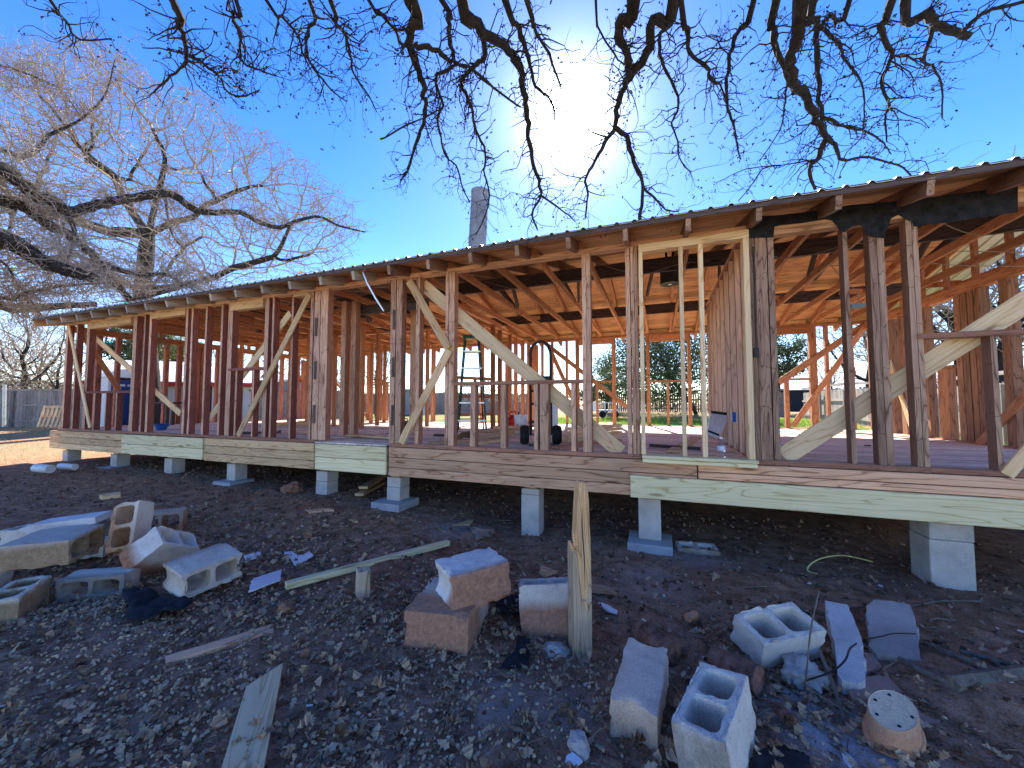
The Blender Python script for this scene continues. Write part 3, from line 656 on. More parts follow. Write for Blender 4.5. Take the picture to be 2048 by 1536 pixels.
# ================================================================ FENCES
def fence(label, pts, h, mat, wd=.14, gap=.008, rails=(.25, .95, 1.6), side=1, group=None, cap=300, postgap=2.4, jag=.03):
    p0 = V(pts[0]); f = thing('wooden_fence', label, 'fence', (p0.x, p0.y, gz(p0.x, p0.y)), group=group)
    cnt = 0; rest = MB(); acc = 0
    for a, b in zip(pts[:-1], pts[1:]):
        a = V(a).to_2d(); b = V(b).to_2d(); L = (b - a).length; d = (b - a) / L; nrm = V((-d.y, d.x, 0)) * side
        n = int(L / (wd + gap)); rot = M((V((0, 0, 1)), V((d.x, d.y, 0)), V((0, 0, 1)).cross(V((d.x, d.y, 0))))).transposed().to_4x4()
        for i in range(n):
            q = a + d * (i + .5) * (wd + gap); z = gz(q.x, q.y); hh = h + random.choice((-jag, 0, 0, jag)) + random.uniform(-.01, .01); hh = round(hh / .03) * .03
            c = V((q.x, q.y, z + hh / 2)) + nrm * random.uniform(-.004, .004)
            if cnt < cap:
                m_ = rot.copy(); m_.translation = c; put('picket', boxmesh(hh, wd, .018, mat), mat, f, m_); cnt += 1
            else: rest.box(c, (hh, wd, .018), rot.to_3x3())
        nP = max(1, int(L / postgap))
        for i in range(nP):
            q0 = a + d * (L * i / nP); q1 = a + d * (L * (i + 1) / nP); z0, z1 = gz(q0.x, q0.y), gz(q1.x, q1.y)
            for r in rails:
                board('rail', V((q0.x, q0.y, z0 + r)) + nrm * .035, V((q1.x, q1.y, z1 + r)) + nrm * .035, .085, .038, nrm, mat, f)
            bbox('post', V((q0.x - .045, q0.y - .045, z0 - .1)) + nrm * .1, V((q0.x + .045, q0.y + .045, z0 + h - .08)) + nrm * .1, mat, f)
    if rest.v: rest.put('pickets', mat, f, kind='stuff')
    return f
fence('weathered grey board fence at the far left side of the yard', [(-44, .9, 0), (-12.5, 13.0, 0)], 1.62, W_FNC, side=-1, jag=.02)
fence('pale sunlit board fence with rails running back along the right side', [(7.1, 4.0, 0), (7.1, 24.5, 0)], 1.42, W_FNL, side=1)
fence('dark board fence across the back seen through the right of the house', [(7.0, 27.0, 0), (3.6, 29.5, 0)], 1.45, W_FNC, side=-1)
fence('brown picket fence with open gaps beyond the big evergreen', [(3.4, 31.5, 0), (-5, 32.5, 0)], 1.5, W_FNC, wd=.11, gap=.05, side=1, cap=0, jag=.06)
fence('dark grey board fence far behind the left half of the house', [(-10, 30, 0), (-32, 25, 0)], 1.7, W_FNC, side=-1, cap=0)
pm = atd(8, 853, 14.6); pt = atd(9, 769, 14.6); mb = MB(); mb.tube([pm, pt], .05, 8)
recentre(mb.put('fence_post', plain('pale_metal_post', (.55, .6, .57), .5, .3), label='tall pale metal post in front of the left fence', cat='post'))
# pallet leaning on the left fence
pc = atd(97, 854, 14.9); pl = thing('wooden_pallet', 'tan wooden pallet leaning on its side against the grey fence', 'pallet', pc)
d = V((RT.x, RT.y, 0)).normalized(); bk = V((-d.y, d.x, 0))
for k in range(6):
    q = pc + d * (-.42 + k * .17); board('slat', q, q + V((0, 0, .82)) + bk * .2, .09, .018, bk, W_TAN, pl)
for hgt in (.06, .4, .76):
    q = pc + V((0, 0, hgt)) + bk * (.05 + hgt * .24); board('stringer', q - d * .47, q + d * .47, .05, .06, bk, W_TAN, pl)
# ================================================================ SMALL BUILDINGS
def local(px, py, Z, yaw=0):
    c = atd(px, py, Z); return c, M.Rotation(PSI + yaw, 3, 'Z')
def lbox(name, c, R, lo, hi, mat, par, **k):
    lo = V(lo); hi = V(hi); mb = MB(); mb.box(c + R @ ((lo + hi) / 2), hi - lo, R); return mb.put(name, mat, par, **k)
# portable toilet: grey sides, blue door, white arched roof
c, R = local(226, 845, 14.5, 1.38); c.z = gz(c.x, c.y)
GREYP = plain('pale_grey_plastic', (.5, .53, .58), .5, 0, .05); DBLUE = plain('dark_blue_plastic', (.02, .045, .16), .45, 0, .1)
t = thing('portable_toilet', 'portable toilet with pale grey sides, dark blue door and white roof', 'portable toilet', c)
lbox('side_panel', c, R, (-.55, -.53, .12), (-.52, .53, 1.98), GREYP, t); lbox('side_panel', c, R, (.52, -.53, .12), (.55, .53, 1.98), GREYP, t); lbox('back_panel', c, R, (-.52, .5, .12), (.52, .53, 1.98), GREYP, t)
d_ = lbox('door', c, R, (-.46, -.545, .14), (.46, -.52, 1.9), DBLUE, t); lbox('handle', c, R, (.34, -.57, .95), (.38, -.546, 1.1), BLACK, d_)
for q in (-.36, -.12, .12, .32): lbox('vent', c, R, (q - .08, -.556, 1.66), (q + .08, -.546, 1.74), GREYP, d_)
lbox('door_frame', c, R, (-.52, -.53, .12), (-.462, -.5, 1.98), GREYP, t); lbox('door_frame', c, R, (.462, -.53, .12), (.52, -.5, 1.98), GREYP, t)
lbox('base', c, R, (-.6, -.6, 0), (.6, .6, .12), DBLUE, t)
for q in (.5, 1.05, 1.6):
    lbox('panel_rib', c, R, (-.562, -.5, q), (-.551, .5, q + .03), GREYP, t)
mb = MB(); prof = [(-.62, 1.99), (-.58, 2.12), (-.3, 2.28), (0, 2.33), (.3, 2.28), (.58, 2.12), (.62, 1.99)]
mb.prism([c + R @ V((x, -.6, z)) for x, z in prof], R @ V((0, 1.2, 0))); me_ = mb.mesh(); put('roof', fixn(me_), WHITE, t)
# sheds
def shed(label, px, Z, yaw, W, D, hw, rise, wallm, roofm, trim=None, op=(), py=850, zb=None):
    c, R = local(px, py, Z, yaw); c.z = gz(c.x, c.y) if zb is None else zb
    t = thing('shed', label, 'shed', c)
    for nm, lo, hi in (('wall', (-W / 2, -D / 2, 0), (W / 2, -D / 2 + .08, hw)), ('wall', (-W / 2, D / 2 - .08, 0), (W / 2, D / 2, hw)), ('wall', (-W / 2, -D / 2 + .082, 0), (-W / 2 + .08, D / 2 - .082, hw)), ('wall', (W / 2 - .08, -D / 2 + .082, 0), (W / 2, D / 2 - .082, hw))):
        lbox(nm, c, R, lo, hi, wallm, t)
    mb = MB(); mb.prism([c + R @ V((-W / 2 - .2, -D / 2 - .3, hw)), c + R @ V((-W / 2 - .2, 0, hw + rise)), c + R @ V((-W / 2 - .2, D / 2 + .3, hw)), c + R @ V((-W / 2 - .2, D / 2 + .3, hw + .06)), c + R @ V((-W / 2 - .2, 0, hw + rise + .07)), c + R @ V((-W / 2 - .2, -D / 2 - .3, hw + .06))], R @ V((W + .4, 0, 0)))
    put('roof', fixn(mb.mesh()), roofm, t)
    for k in range(int(W / .6)):
        x = -W / 2 + .3 + k * .6; board('roof_rib', c + R @ V((x, -D / 2 - .29, hw + .075)), c + R @ V((x, -.02, hw + rise + .078)), .04, .025, (0, 0, 1), roofm, t)
    if trim: lbox('fascia', c, R, (-W / 2 - .22, -D / 2 - .34, hw - .12), (W / 2 + .22, -D / 2 - .305, hw + .05), trim, t)
    for a, b, z0, z1, m_ in op: lbox('opening', c, R, (a, -D / 2 - .02, z0), (b, -D / 2 - .003, z1), m_, t)
    return t
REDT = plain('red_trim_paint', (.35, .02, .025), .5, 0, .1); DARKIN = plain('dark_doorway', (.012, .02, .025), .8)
PALEW = plain('pale_wall', (.5, .52, .54), .7, 0, .1, 2); WROOF = plain('white_metal_roof', (.75, .76, .78), .5, .2, .06, 2)
def ribbed(name, c, fr=22):
    s = NB(name); co = s.coord(rnd=False); x = s.n('ShaderNodeSeparateXYZ', {0: co}).outputs[0]
    s.col(s.mix(s.noise(co, 2.5, 4), (*[q * .7 for q in c], 1), (*c, 1))); s.b.inputs['Roughness'].default_value = .5; return s.m
GSH = ribbed('grey_corrugated_wall', (.27, .31, .36))
shed('open shed with white metal roof and bright red fascia', 392, 17.5, .35, 5.2, 4, 1.85, 1.0, PALEW, WROOF, REDT, ((-2.3, -.4, 0, 1.7, DARKIN), (.2, 1.2, 0, 1.75, DARKIN), (1.6, 2.3, .2, 1.7, DARKIN)))
g = shed('grey corrugated metal shed with a low roof', 585, 19, -.3, 2.6, 3, 2.05, .35, GSH, PALEW)
shed('small dark grey shed with a flat roof far back', 822, 30, 0, 2.4, 2.4, 1.9, .2, GSH, PALEW)
shed('long low building with a white metal roof beyond the back fence', 1660, 42, -.35, 17, 9, 2.3, 1.7, DARKIN, WROOF, None, ((-7, -5.5, .8, 1.7, PALEW), (2, 3.5, .8, 1.7, PALEW)))
# white utility cart under the evergreen
c, R = local(1212, 826, 24, .1); c.z = gz(c.x, c.y)
t = thing('utility_trailer', 'small white utility trailer parked under the evergreen tree', 'trailer', c)
lbox('bed', c, R, (-.75, -.5, .42), (.75, .5, .5), WHITE, t); 
for q in (-.74, -.25, .25, .70): lbox('stake', c, R, (q, -.5, .5), (q + .05, -.46, .95), WHITE, t)
lbox('top_rail', c, R, (-.75, -.51, .9), (.75, -.45, .96), WHITE, t); lbox('headboard', c, R, (-.75, -.45, .5), (-.7, .5, 1.0), WHITE, t)
for q in (-.4, .4):
    mb = MB(); mb.lathe([(.1, -.08), (.2, -.08), (.22, 0), (.2, .08), (.1, .08)], 14, c + R @ V((q, -.52, .22)), R @ M.Rotation(math.pi / 2, 3, 'X')); mb.put('wheel', RUB, t, True)
# white sheet lying on the grass and upturned tub
p = atd(1190, 834, 17); p.z = gz(p.x, p.y); mb = MB()
mb.prism([p + R @ V(q) for q in ((-.7, -.5, .02), (.6, -.6, .02), (.95, .1, .05), (.3, .5, .03), (-.6, .4, .02))], (0, 0, .05)); recentre(mb.put('tarpaulin', WHITE, label='white sheet lying flat on the back lawn', cat='tarpaulin'))
c = atd(1733, 838, 16); c.z = gz(c.x, c.y); mb = MB(); mb.lathe([(.5, .0), (.53, .06), (.5, .25), (.4, .36), (.15, .42)], 20, c)
recentre(mb.put('upturned_tub', plain('grey_tub', (.42, .41, .40), .6), smooth=True, label='upturned grey tub on the grass near the right fence', cat='tub'))
# ================================================================ TREES
def colonize(seed, A, D, di, dk, iters, r, cap=9000):
    P = [np.array(s_[0], float) for s_ in seed]; par = [s_[1] for s_ in seed]
    A = np.array(A, float); Pn = np.array(P); 
    dist = np.full(len(A), 1e9); nr = np.zeros(len(A), int)
    for k, p in enumerate(P):
        d_ = np.linalg.norm(A - p, axis=1); m = d_ < dist; dist[m] = d_[m]; nr[m] = k
    for it in range(iters):
        if len(A) == 0: break
        act = dist < di
        if not act.any(): break
        PP = np.array(P); acc = np.zeros((len(P), 3)); v = A[act] - PP[nr[act]]; v /= np.linalg.norm(v, axis=1)[:, None] + 1e-9
        np.add.at(acc, nr[act], v); ids = np.unique(nr[act]); new0 = len(P); newp = []
        for i in ids:
            g = acc[i]; L = np.linalg.norm(g)
            if L < 1e-6: continue
            q = P[i] + (g / L + r.normal(size=3) * .22) * D
            newp.append(q); par.append(int(i))
        if not newp: break
        P += newp; NPa = np.array(newp)
        for s0 in range(0, len(newp), 400):
            dd = np.linalg.norm(A[:, None, :] - NPa[None, s0:s0 + 400], axis=2); j = dd.argmin(1); dm = dd[np.arange(len(A)), j]
            m = dm < dist; dist[m] = dm[m]; nr[m] = new0 + s0 + j[m]
        keep = dist > dk; A = A[keep]; dist = dist[keep]; nr = nr[keep]
        if len(P) > cap: break
    return np.array(P), par
def treemesh(P, par, r0, ex, rsplit, smooth=.3, rmax=None):
    n = len(P); ch = [[] for _ in range(n)]
    for i, p in enumerate(par):
        if p >= 0: ch[p].append(i)
    R = np.zeros(n)
    for i in range(n - 1, -1, -1):
        R[i] = r0 if not ch[i] else sum(R[c] ** ex for c in ch[i]) ** (1 / ex)
    if rmax: R = np.minimum(R, rmax)
    Q = P.copy()
    for i in range(1, n):
        if par[i] > 0 and ch[i]: Q[i] = P[i] * (1 - smooth) + smooth * .5 * (P[par[i]] + P[ch[i][0]])
    big, thin = MB(), MB(); st = [(0, None)]
    while st:
        i, fr = st.pop(); pts = []; rad = []
        if fr is not None: pts.append(Q[fr]); rad.append(min(R[fr], R[i] * 1.15))
        while True:
            pts.append(Q[i]); rad.append(R[i])
            if not ch[i]: break
            c = max(ch[i], key=lambda q: R[q])
            for o in ch[i]:
                if o != c: st.append((o, i))
            if rad[0] > rsplit and R[c] <= rsplit: st.append((c, i)); break
            i = c
        if len(pts) > 1:
            t_ = rad[0] if fr is None or len(rad) < 2 else rad[1]
            (big if t_ > rsplit else thin).tube(pts, rad, 10 if t_ > .12 else 6 if t_ > rsplit else 3, cap=t_ > rsplit)
    return big, thin
def crown_pts(n, c, rad, r, low=-.35, shell=.55):
    o = []
    while len(o) < n:
        v = r.normal(size=3); v /= np.linalg.norm(v); q = shell + (1 - shell) * r.random() if r.random() < .75 else r.random()
        p = v * q
        if p[2] < low: continue
        o.append(np.array(c) + p * np.array(rad))
    return o
# big bare oak behind the left end of the house
Zt = 14.5; r = np.random.default_rng(3)
base = atd(312, 850, Zt); base.z = gz(base.x, base.y)
fork = atd(285, 590, Zt); f2 = atd(296, 470, Zt); f3 = atd(330, 330, Zt)
seed = []
def addpath(pts, start):
    prev = start
    for p in pts: seed.append((tuple(p), prev)); prev = len(seed) - 1
    return prev
tk = [base.lerp(fork, k / 6) for k in range(7)]
e0 = addpath(tk, -1); e1 = addpath([fork.lerp(f2, k / 4) for k in range(1, 5)], e0); e2 = addpath([f2.lerp(f3, k / 4) for k in range(1, 5)], e1)
for a, z in (((430, 545, 13.5), 5), ((560, 520, 13), 6), ((400, 470, 14.5), 5), ((150, 500, 15), 5), ((60, 420, 15), 6), ((470, 380, 15), 6), ((200, 330, 15), 5)):
    q = atd(*a); stt = V(seed[e0 if a[1] > 450 else e1][0]); addpath([stt.lerp(q, k / z) + V(r.normal(size=3) * .12) for k in range(1, z + 1)], e0 if a[1] > 450 else e1)
cc = atd(300, 430, Zt + .3)
A = []
outl = [(-260, 330), (-150, 140), (0, 95), (110, 75), (190, 65), (260, 115), (330, 165), (400, 175), (480, 240), (560, 275), (640, 340), (700, 395), (725, 450), (715, 500), (680, 545), (560, 560), (430, 580), (300, 600), (100, 600), (-100, 600), (-260, 520)]
def inside(x, y):
    c_ = False
    for (x0, y0), (x1, y1) in zip(outl, outl[1:] + outl[:1]):
        if (y0 > y) != (y1 > y) and x < (x1 - x0) * (y - y0) / (y1 - y0) + x0: c_ = not c_
    return c_
while len(A) < 9000:
    x, y = r.uniform(-260, 725), r.uniform(60, 600)
    if not inside(x, y): continue
    th = math.sqrt(max(0, 1 - ((x - 250) / 520) ** 2 - ((y - 400) / 420) ** 2 * .6)) * 4.2
    A.append(tuple(atd(x, y, Zt + r.uniform(-th, th) * .9)))
P, par = colonize(seed, A, .17, 2.4, .20, 170, r, 17000)
big, thin = treemesh(P, par, .0085, 2.35, .045, rmax=.42)
hasch = np.zeros(len(P), bool); hasch[[q for q in par if q >= 0]] = True
for i in np.nonzero(~hasch)[0]:
    p = V(P[i]); d0_ = (p - V(P[par[i]])).normalized()
    for _ in range(2):
        d1 = (d0_ + V(r.normal(size=3)) * .5).normalized(); L = r.uniform(.15, .4); thin.tube([p, p + d1 * L * .5, p + (d1 + V(r.normal(size=3)) * .25) * L], [.0075, .006, .004], 3, False)
ot = thing('oak_tree', 'huge bare oak with a dense web of twigs behind the left end of the house', 'tree', base)
big.put('trunk', BARK, ot, True); thin.put('crown', BARKL, ot, kind='stuff')
mb = MB()
for k in range(40):
    p = V(P[r.integers(200, len(P))]); q = [V(r.normal(size=3) * .07) for _ in range(3)]; n0 = len(mb.v); mb.v += [p, p + q[0], p + q[0] + q[1], p + q[1]]; mb.f.append((n0, n0 + 1, n0 + 2, n0 + 3))
mb.put('dead_leaves', LEAFO, ot, kind='stuff')
def twigs(mb, bud, p, d, L, r_, r, depth=0, down=0., budr=.008):
    n = max(3, int(L / .05)); pts = [p.copy()]; rad = [r_]; d = d.normalized()
    for i in range(n):
        d = (d + V(r.normal(size=3)) * .42 + V((0, 0, -down))).normalized(); p = p + d * (L / n); pts.append(p.copy()); rad.append(r_ * (1 - .65 * (i + 1) / n))
        if depth < 2 and r.random() < (.42 if depth == 0 else .25):
            side = d.cross(V(r.normal(size=3))).normalized(); twigs(mb, bud, p, (d * .55 + side * .85), L * r.uniform(.25, .55), rad[-1] * .65, r, depth + 1, down * .5, budr)
    mb.tube(pts, rad, 4 if r_ > .004 else 3, cap=False)
    if bud is not None and r.random() < .5: bud.append((pts[-1], budr * r.uniform(.7, 1.5)))
def blob(mb, p, s_, r):
    n0 = len(mb.v); p = V(p); R_ = V(r.normal(size=3)).normalized()
    a = R_ * s_ * 1.4; b = R_.orthogonal().normalized() * s_; c = R_.cross(b).normalized() * s_
    mb.v += [p + a, p - a, p + b, p - b, p + c, p - c]
    for i in (0, 1):
        for j, k in ((2, 4), (4, 3), (3, 5), (5, 2)): mb.f.append((n0 + i, n0 + j, n0 + k) if i == 0 else (n0 + i, n0 + k, n0 + j))
def smoothpath(P, per=5):
    Q = []
    for i in range(len(P) - 1):
        a, b, c, d = P[max(i - 1, 0)], P[i], P[i + 1], P[min(i + 2, len(P) - 1)]
        for k in range(per):
            t = k / per; Q.append(.5 * ((2 * b) + (c - a) * t + (2 * a - 5 * b + 4 * c - d) * t * t + (3 * b - a - 3 * c + d) * t ** 3))
    Q.append(P[-1]); return Q
# limbs of a second oak reaching in from the left
r = np.random.default_rng(11)
lo = thing('oak_tree', 'bare oak standing outside the left edge, its thick limbs reaching into view', 'tree', (-9.5, -1.2, gz(-9.5, -1.2)))
tb = V((-9.5, -1.2, gz(-9.5, -1.2))); tt = V((-9.3, -1.0, 4.2))
mb = MB(); mb.tube([tb, tb.lerp(tt, .3), tb.lerp(tt, .7), tt, tt + V((.2, .1, 1.2))], [.55, .42, .38, .36, .3], 12); mb.put('trunk', BARK, lo, True)
LL = [([(0, 335), (37, 362), (74, 393), (111, 405), (135, 424), (190, 412), (241, 400), (315, 388), (340, 388), (390, 419), (430, 425), (480, 425), (520, 445), (560, 455), (600, 440), (640, 434), (680, 452), (730, 464)], 30, 3, 7.0, 12.5),
 ([(0, 402), (50, 415), (100, 450), (150, 480), (185, 510), (195, 535), (230, 565), (265, 606)], 26, 11, 7.5, 10), ([(0, 476), (40, 495), (80, 520), (130, 540), (170, 551), (188, 553)], 44, 17, 6.5, 8),
 ([(195, 522), (240, 540), (290, 550), (330, 548), (360, 565), (392, 582)], 13, 3, 9, 9.5), ([(0, 612), (60, 616), (120, 612), (190, 608)], 22, 11, 9, 11), ([(0, 596), (60, 585), (100, 575), (150, 570), (215, 565)], 9, 4, 8, 10),
 ([(0, 300), (60, 310), (100, 270), (160, 240), (210, 190), (230, 120)], 12, 2, 8, 11), ([(130, 424), (150, 470), (130, 540)], 12, 3, 8, 8.4), ([(330, 388), (335, 430), (345, 470), (370, 500)], 5, 2, 10, 10), ([(0, 130), (60, 150), (120, 180), (160, 230)], 5, 2, 8, 10), ([(0, 520), (30, 560), (60, 600), (90, 640)], 7, 2, 8, 9), ([(215, 565), (270, 600), (295, 650), (310, 680)], 3, 1.5, 9, 9), ([(262, 600), (330, 585), (400, 560), (440, 590)], 4, 1.5, 9.5, 9)]
tw = MB(); buds = []
for pts, w0, w1, za, zb in LL:
    n = len(pts); P3 = [atd(a, b, za + (zb - za) * i / (n - 1)) for i, (a, b) in enumerate(pts)]
    if pts[0][0] <= 0: P3 = [tt.lerp(P3[0], .45) + V((0, 0, .15)), tt.lerp(P3[0], .8) + V((0, 0, .1))] + P3
    Q = smoothpath(P3, 5); rad = []
    for i in range(len(Q)):
        f_ = i / (len(Q) - 1); Zq = za + (zb - za) * f_; rad.append((w0 + (w1 - w0) * f_ ** .8) / 2 * Zq / FOC * random.uniform(.93, 1.07))
    Q = [q + V(r.normal(size=3)) * rad[i] * .12 for i, q in enumerate(Q)]
    mb = MB(); mb.tube(Q, rad, 9); mb.put('limb', BARK, lo, True)
    for i in range(6, len(Q)):
        for _ in range(4 if w0 < 30 else 3):
            if r.random() < .6:
                t_ = (Q[i] - Q[i - 1]).normalized(); sd = (t_.cross(V(r.normal(size=3)))).normalized()
                twigs(tw, None, Q[i], sd + t_ * .6 + V((0, 0, r.uniform(-.4, .5))), r.uniform(.4, 1.5), .011, r)
tw.put('twigs', BARKL, lo, kind='stuff')
# overhanging branches of the oak above the camera
r = np.random.default_rng(5)
on = thing('oak_tree', 'bare oak overhead, its dark branches hanging down from the top of the picture', 'tree', (.8, -3.2, gz(.8, -3.2)))
tb = V((.8, -3.2, gz(.8, -3.2))); tt = V((.7, -2.6, 3.6)); hub = V((.3, -1.2, 5.4))
mb = MB(); mb.tube([tb, tb.lerp(tt, .2), tt, V((.6, -2.0, 4.6)), hub], [.5, .38, .33, .27, .2], 12); mb.put('trunk', BARK, on, True)
OB = [([(349, 0), (356, 41), (365, 74), (375, 111), (366, 130), (334, 160), (301, 189)], 13, 3), ([(375, 111), (390, 115), (419, 137), (442, 156), (453, 182), (482, 193), (519, 180)], 8, 2.5), ([(100, 0), (115, 26), (137, 48), (147, 70), (167, 80), (223, 78)], 7, 3),
 ([(471, 0), (467, 22), (467, 41), (482, 67), (480, 96), (488, 126), (519, 141), (553, 152)], 8, 3), ([(534, 0), (564, 33), (594, 70), (608, 111), (623, 141)], 7, 3), ([(620, 0), (616, 56), (612, 96), (623, 130), (645, 159), (668, 185), (694, 204)], 9, 2.5), ([(664, 0), (668, 41), (690, 70), (701, 111), (708, 148), (738, 193), (753, 223)], 9, 2),
 ([(826, 0), (824, 44), (819, 85), (830, 122), (845, 167), (852, 208), (845, 249), (830, 297), (815, 341), (800, 362)], 25, 3), ([(889, 0), (897, 30), (900, 74), (908, 130), (875, 148), (873, 174), (886, 208), (875, 237), (882, 275), (893, 315), (912, 330), (926, 378), (940, 405)], 12, 3), ([(830, 90), (867, 96), (897, 119), (915, 130), (945, 137), (986, 174), (1042, 215)], 13, 4),
 ([(923, 0), (949, 41), (971, 70), (1004, 89), (1030, 119), (1045, 160), (1051, 208), (1055, 260), (1064, 315), (1079, 371), (1082, 393), (1064, 427), (1075, 460)], 26, 4), ([(1082, 393), (1119, 416), (1149, 442)], 6, 2.5), ([(967, 75), (967, 115), (945, 137), (923, 160), (930, 186), (945, 223), (952, 260), (971, 304), (969, 341), (978, 382), (975, 419), (952, 470)], 12, 3),
 ([(1012, 0), (1038, 56), (1056, 115), (1071, 171), (1101, 200), (1110, 250)], 14, 4), ([(1056, 0), (1068, 56), (1097, 108), (1123, 178)], 9, 4), ([(1268, 0), (1242, 41), (1238, 74), (1257, 119), (1253, 163), (1235, 208), (1231, 256), (1216, 275), (1190, 323), (1171, 356), (1175, 390), (1171, 438)], 24, 4), ([(1231, 256), (1253, 278), (1268, 323), (1286, 371), (1279, 445)], 15, 8), ([(1286, 371), (1309, 397), (1331, 419), (1357, 423)], 8, 3),
 ([(1346, 0), (1305, 41), (1298, 96), (1268, 141), (1253, 163)], 22, 16), ([(1355, 0), (1321, 67), (1323, 122), (1347, 171), (1357, 215), (1344, 245), (1355, 282), (1358, 315), (1381, 345)], 10, 3), ([(1368, 0), (1377, 59), (1379, 104), (1414, 134), (1418, 156), (1440, 167)], 11, 5), ([(1507, 0), (1481, 56), (1462, 96), (1455, 156), (1455, 212), (1466, 245), (1474, 289), (1481, 319)], 13, 3),
 ([(1603, 0), (1600, 48), (1585, 111), (1585, 163), (1611, 200), (1633, 241), (1652, 275), (1633, 319), (1618, 338), (1629, 378)], 25, 7), ([(1548, 0), (1548, 56), (1555, 104), (1574, 148), (1590, 186)], 15, 9), ([(1622, 0), (1633, 37), (1633, 93), (1637, 167), (1644, 230), (1650, 271)], 15, 8), ([(1652, 275), (1674, 297), (1685, 319), (1733, 315), (1796, 330), (1822, 352)], 10, 3), ([(1640, 225), (1660, 240), (1696, 256), (1733, 263), (1767, 286), (1781, 308)], 9, 2.5), ([(1640, 56), (1678, 85), (1689, 119), (1718, 156), (1730, 204), (1726, 256)], 9, 3),
 ([(1785, 0), (1763, 48), (1774, 93), (1785, 111), (1763, 163), (1778, 208), (1770, 237), (1774, 282)], 13, 3), ([(1815, 0), (1856, 30), (1882, 52), (1941, 74)], 20, 14), ([(1867, 41), (1859, 82), (1848, 119), (1870, 137), (1884, 178), (1884, 237)], 10, 3), ([(1926, 63), (1952, 37), (1986, 19), (2060, 2)], 9, 6), ([(1633, 319), (1563, 330), (1492, 338), (1436, 364)], 4, 1.5), ([(1560, 331), (1525, 338), (1503, 371), (1477, 401)], 4, 2),
 ([(1171, 356), (1120, 345), (1095, 300), (1130, 270)], 3, 1.5), ([(1785, 111), (1820, 115), (1848, 119)], 5, 4), ([(1215, 275), (1180, 262), (1165, 240)], 5, 2), ([(740, 0), (757, 20), (790, 60), (800, 85), (825, 100)], 7, 5), ([(1440, 167), (1455, 212)], 5, 4), ([(1700, 0), (1660, 30), (1640, 60)], 9, 7), ([(1574, 148), (1570, 200), (1560, 260), (1520, 320)], 5, 2), ([(1190, 0), (1200, 60), (1230, 110), (1250, 130)], 6, 3), ([(760, 280), (805, 255), (850, 235), (885, 215)], 5, 3)]
tw = MB(); buds = []
for bi, (pts, w0, w1) in enumerate(OB):
    top = pts[0][1] <= 2; n = len(pts); zo = 2.45 + ((bi * 37) % 11) * .05
    P3 = [atd(a, b, zo + .95 * b / 450) for a, b in pts]
    ext = 0
    if top:
        a0 = P3[0]; sp = V((random.uniform(-.2, .2), -.35, .45)); h2 = V((a0.x * .75, -.3, 4.7 + random.uniform(-.2, .3)))
        P3 = [hub.lerp(h2, .55), h2, a0.lerp(h2, .5) + V((random.uniform(-.1, .1), .15, .1))] + P3; ext = 3
    Q = smoothpath(P3, 4); m0 = ext * 4; rad = []
    for i in range(len(Q)):
        f_ = max(0, (i - m0)) / max(1, len(Q) - 1 - m0); Zq = (Q[i] - CAM).dot(FW); rr = (w0 + (w1 - w0) * f_ ** .75) / 2 * 2.75 / FOC
        if i < m0: rr *= 1 + .9 * (m0 - i) / max(1, m0)
        rad.append(rr * random.uniform(.88, 1.12))
    Q = [q + V(r.normal(size=3)) * min(.008, rad[i] * .35) for i, q in enumerate(Q)]
    mb = MB(); mb.tube(Q, rad, 8 if w0 > 8 else 6); mb.put('branch', BARK, on, True)
    for i in range(m0 + 1, len(Q)):
        t_ = (Q[i] - Q[i - 1]).normalized()
        for _ in range(2):
            if r.random() < .6:
                sd = t_.cross(V(r.normal(size=3))).normalized(); dirv = sd + t_ * r.uniform(.2, .9)
                if dirv.y > .5: dirv.y *= .4
                Lt = r.uniform(.07, .42); q = Q[i] + dirv.normalized() * Lt
                uu = q - CAM
                if uu.z / math.hypot(uu.x, uu.y) < .42 and q.y > 3.2: continue
                twigs(tw, buds, Q[i], dirv, Lt, min(.0055, rad[i] * .55), r, 0, .06)
tw.put('twigs', BARK, on, kind='stuff')
mb = MB()
for p, s_ in buds:
    for k in range(r.integers(1, 4)): blob(mb, p + V(r.normal(size=3)) * s_ * .55, s_ * .62, r)
mb.put('buds', BARK, on, kind='stuff')
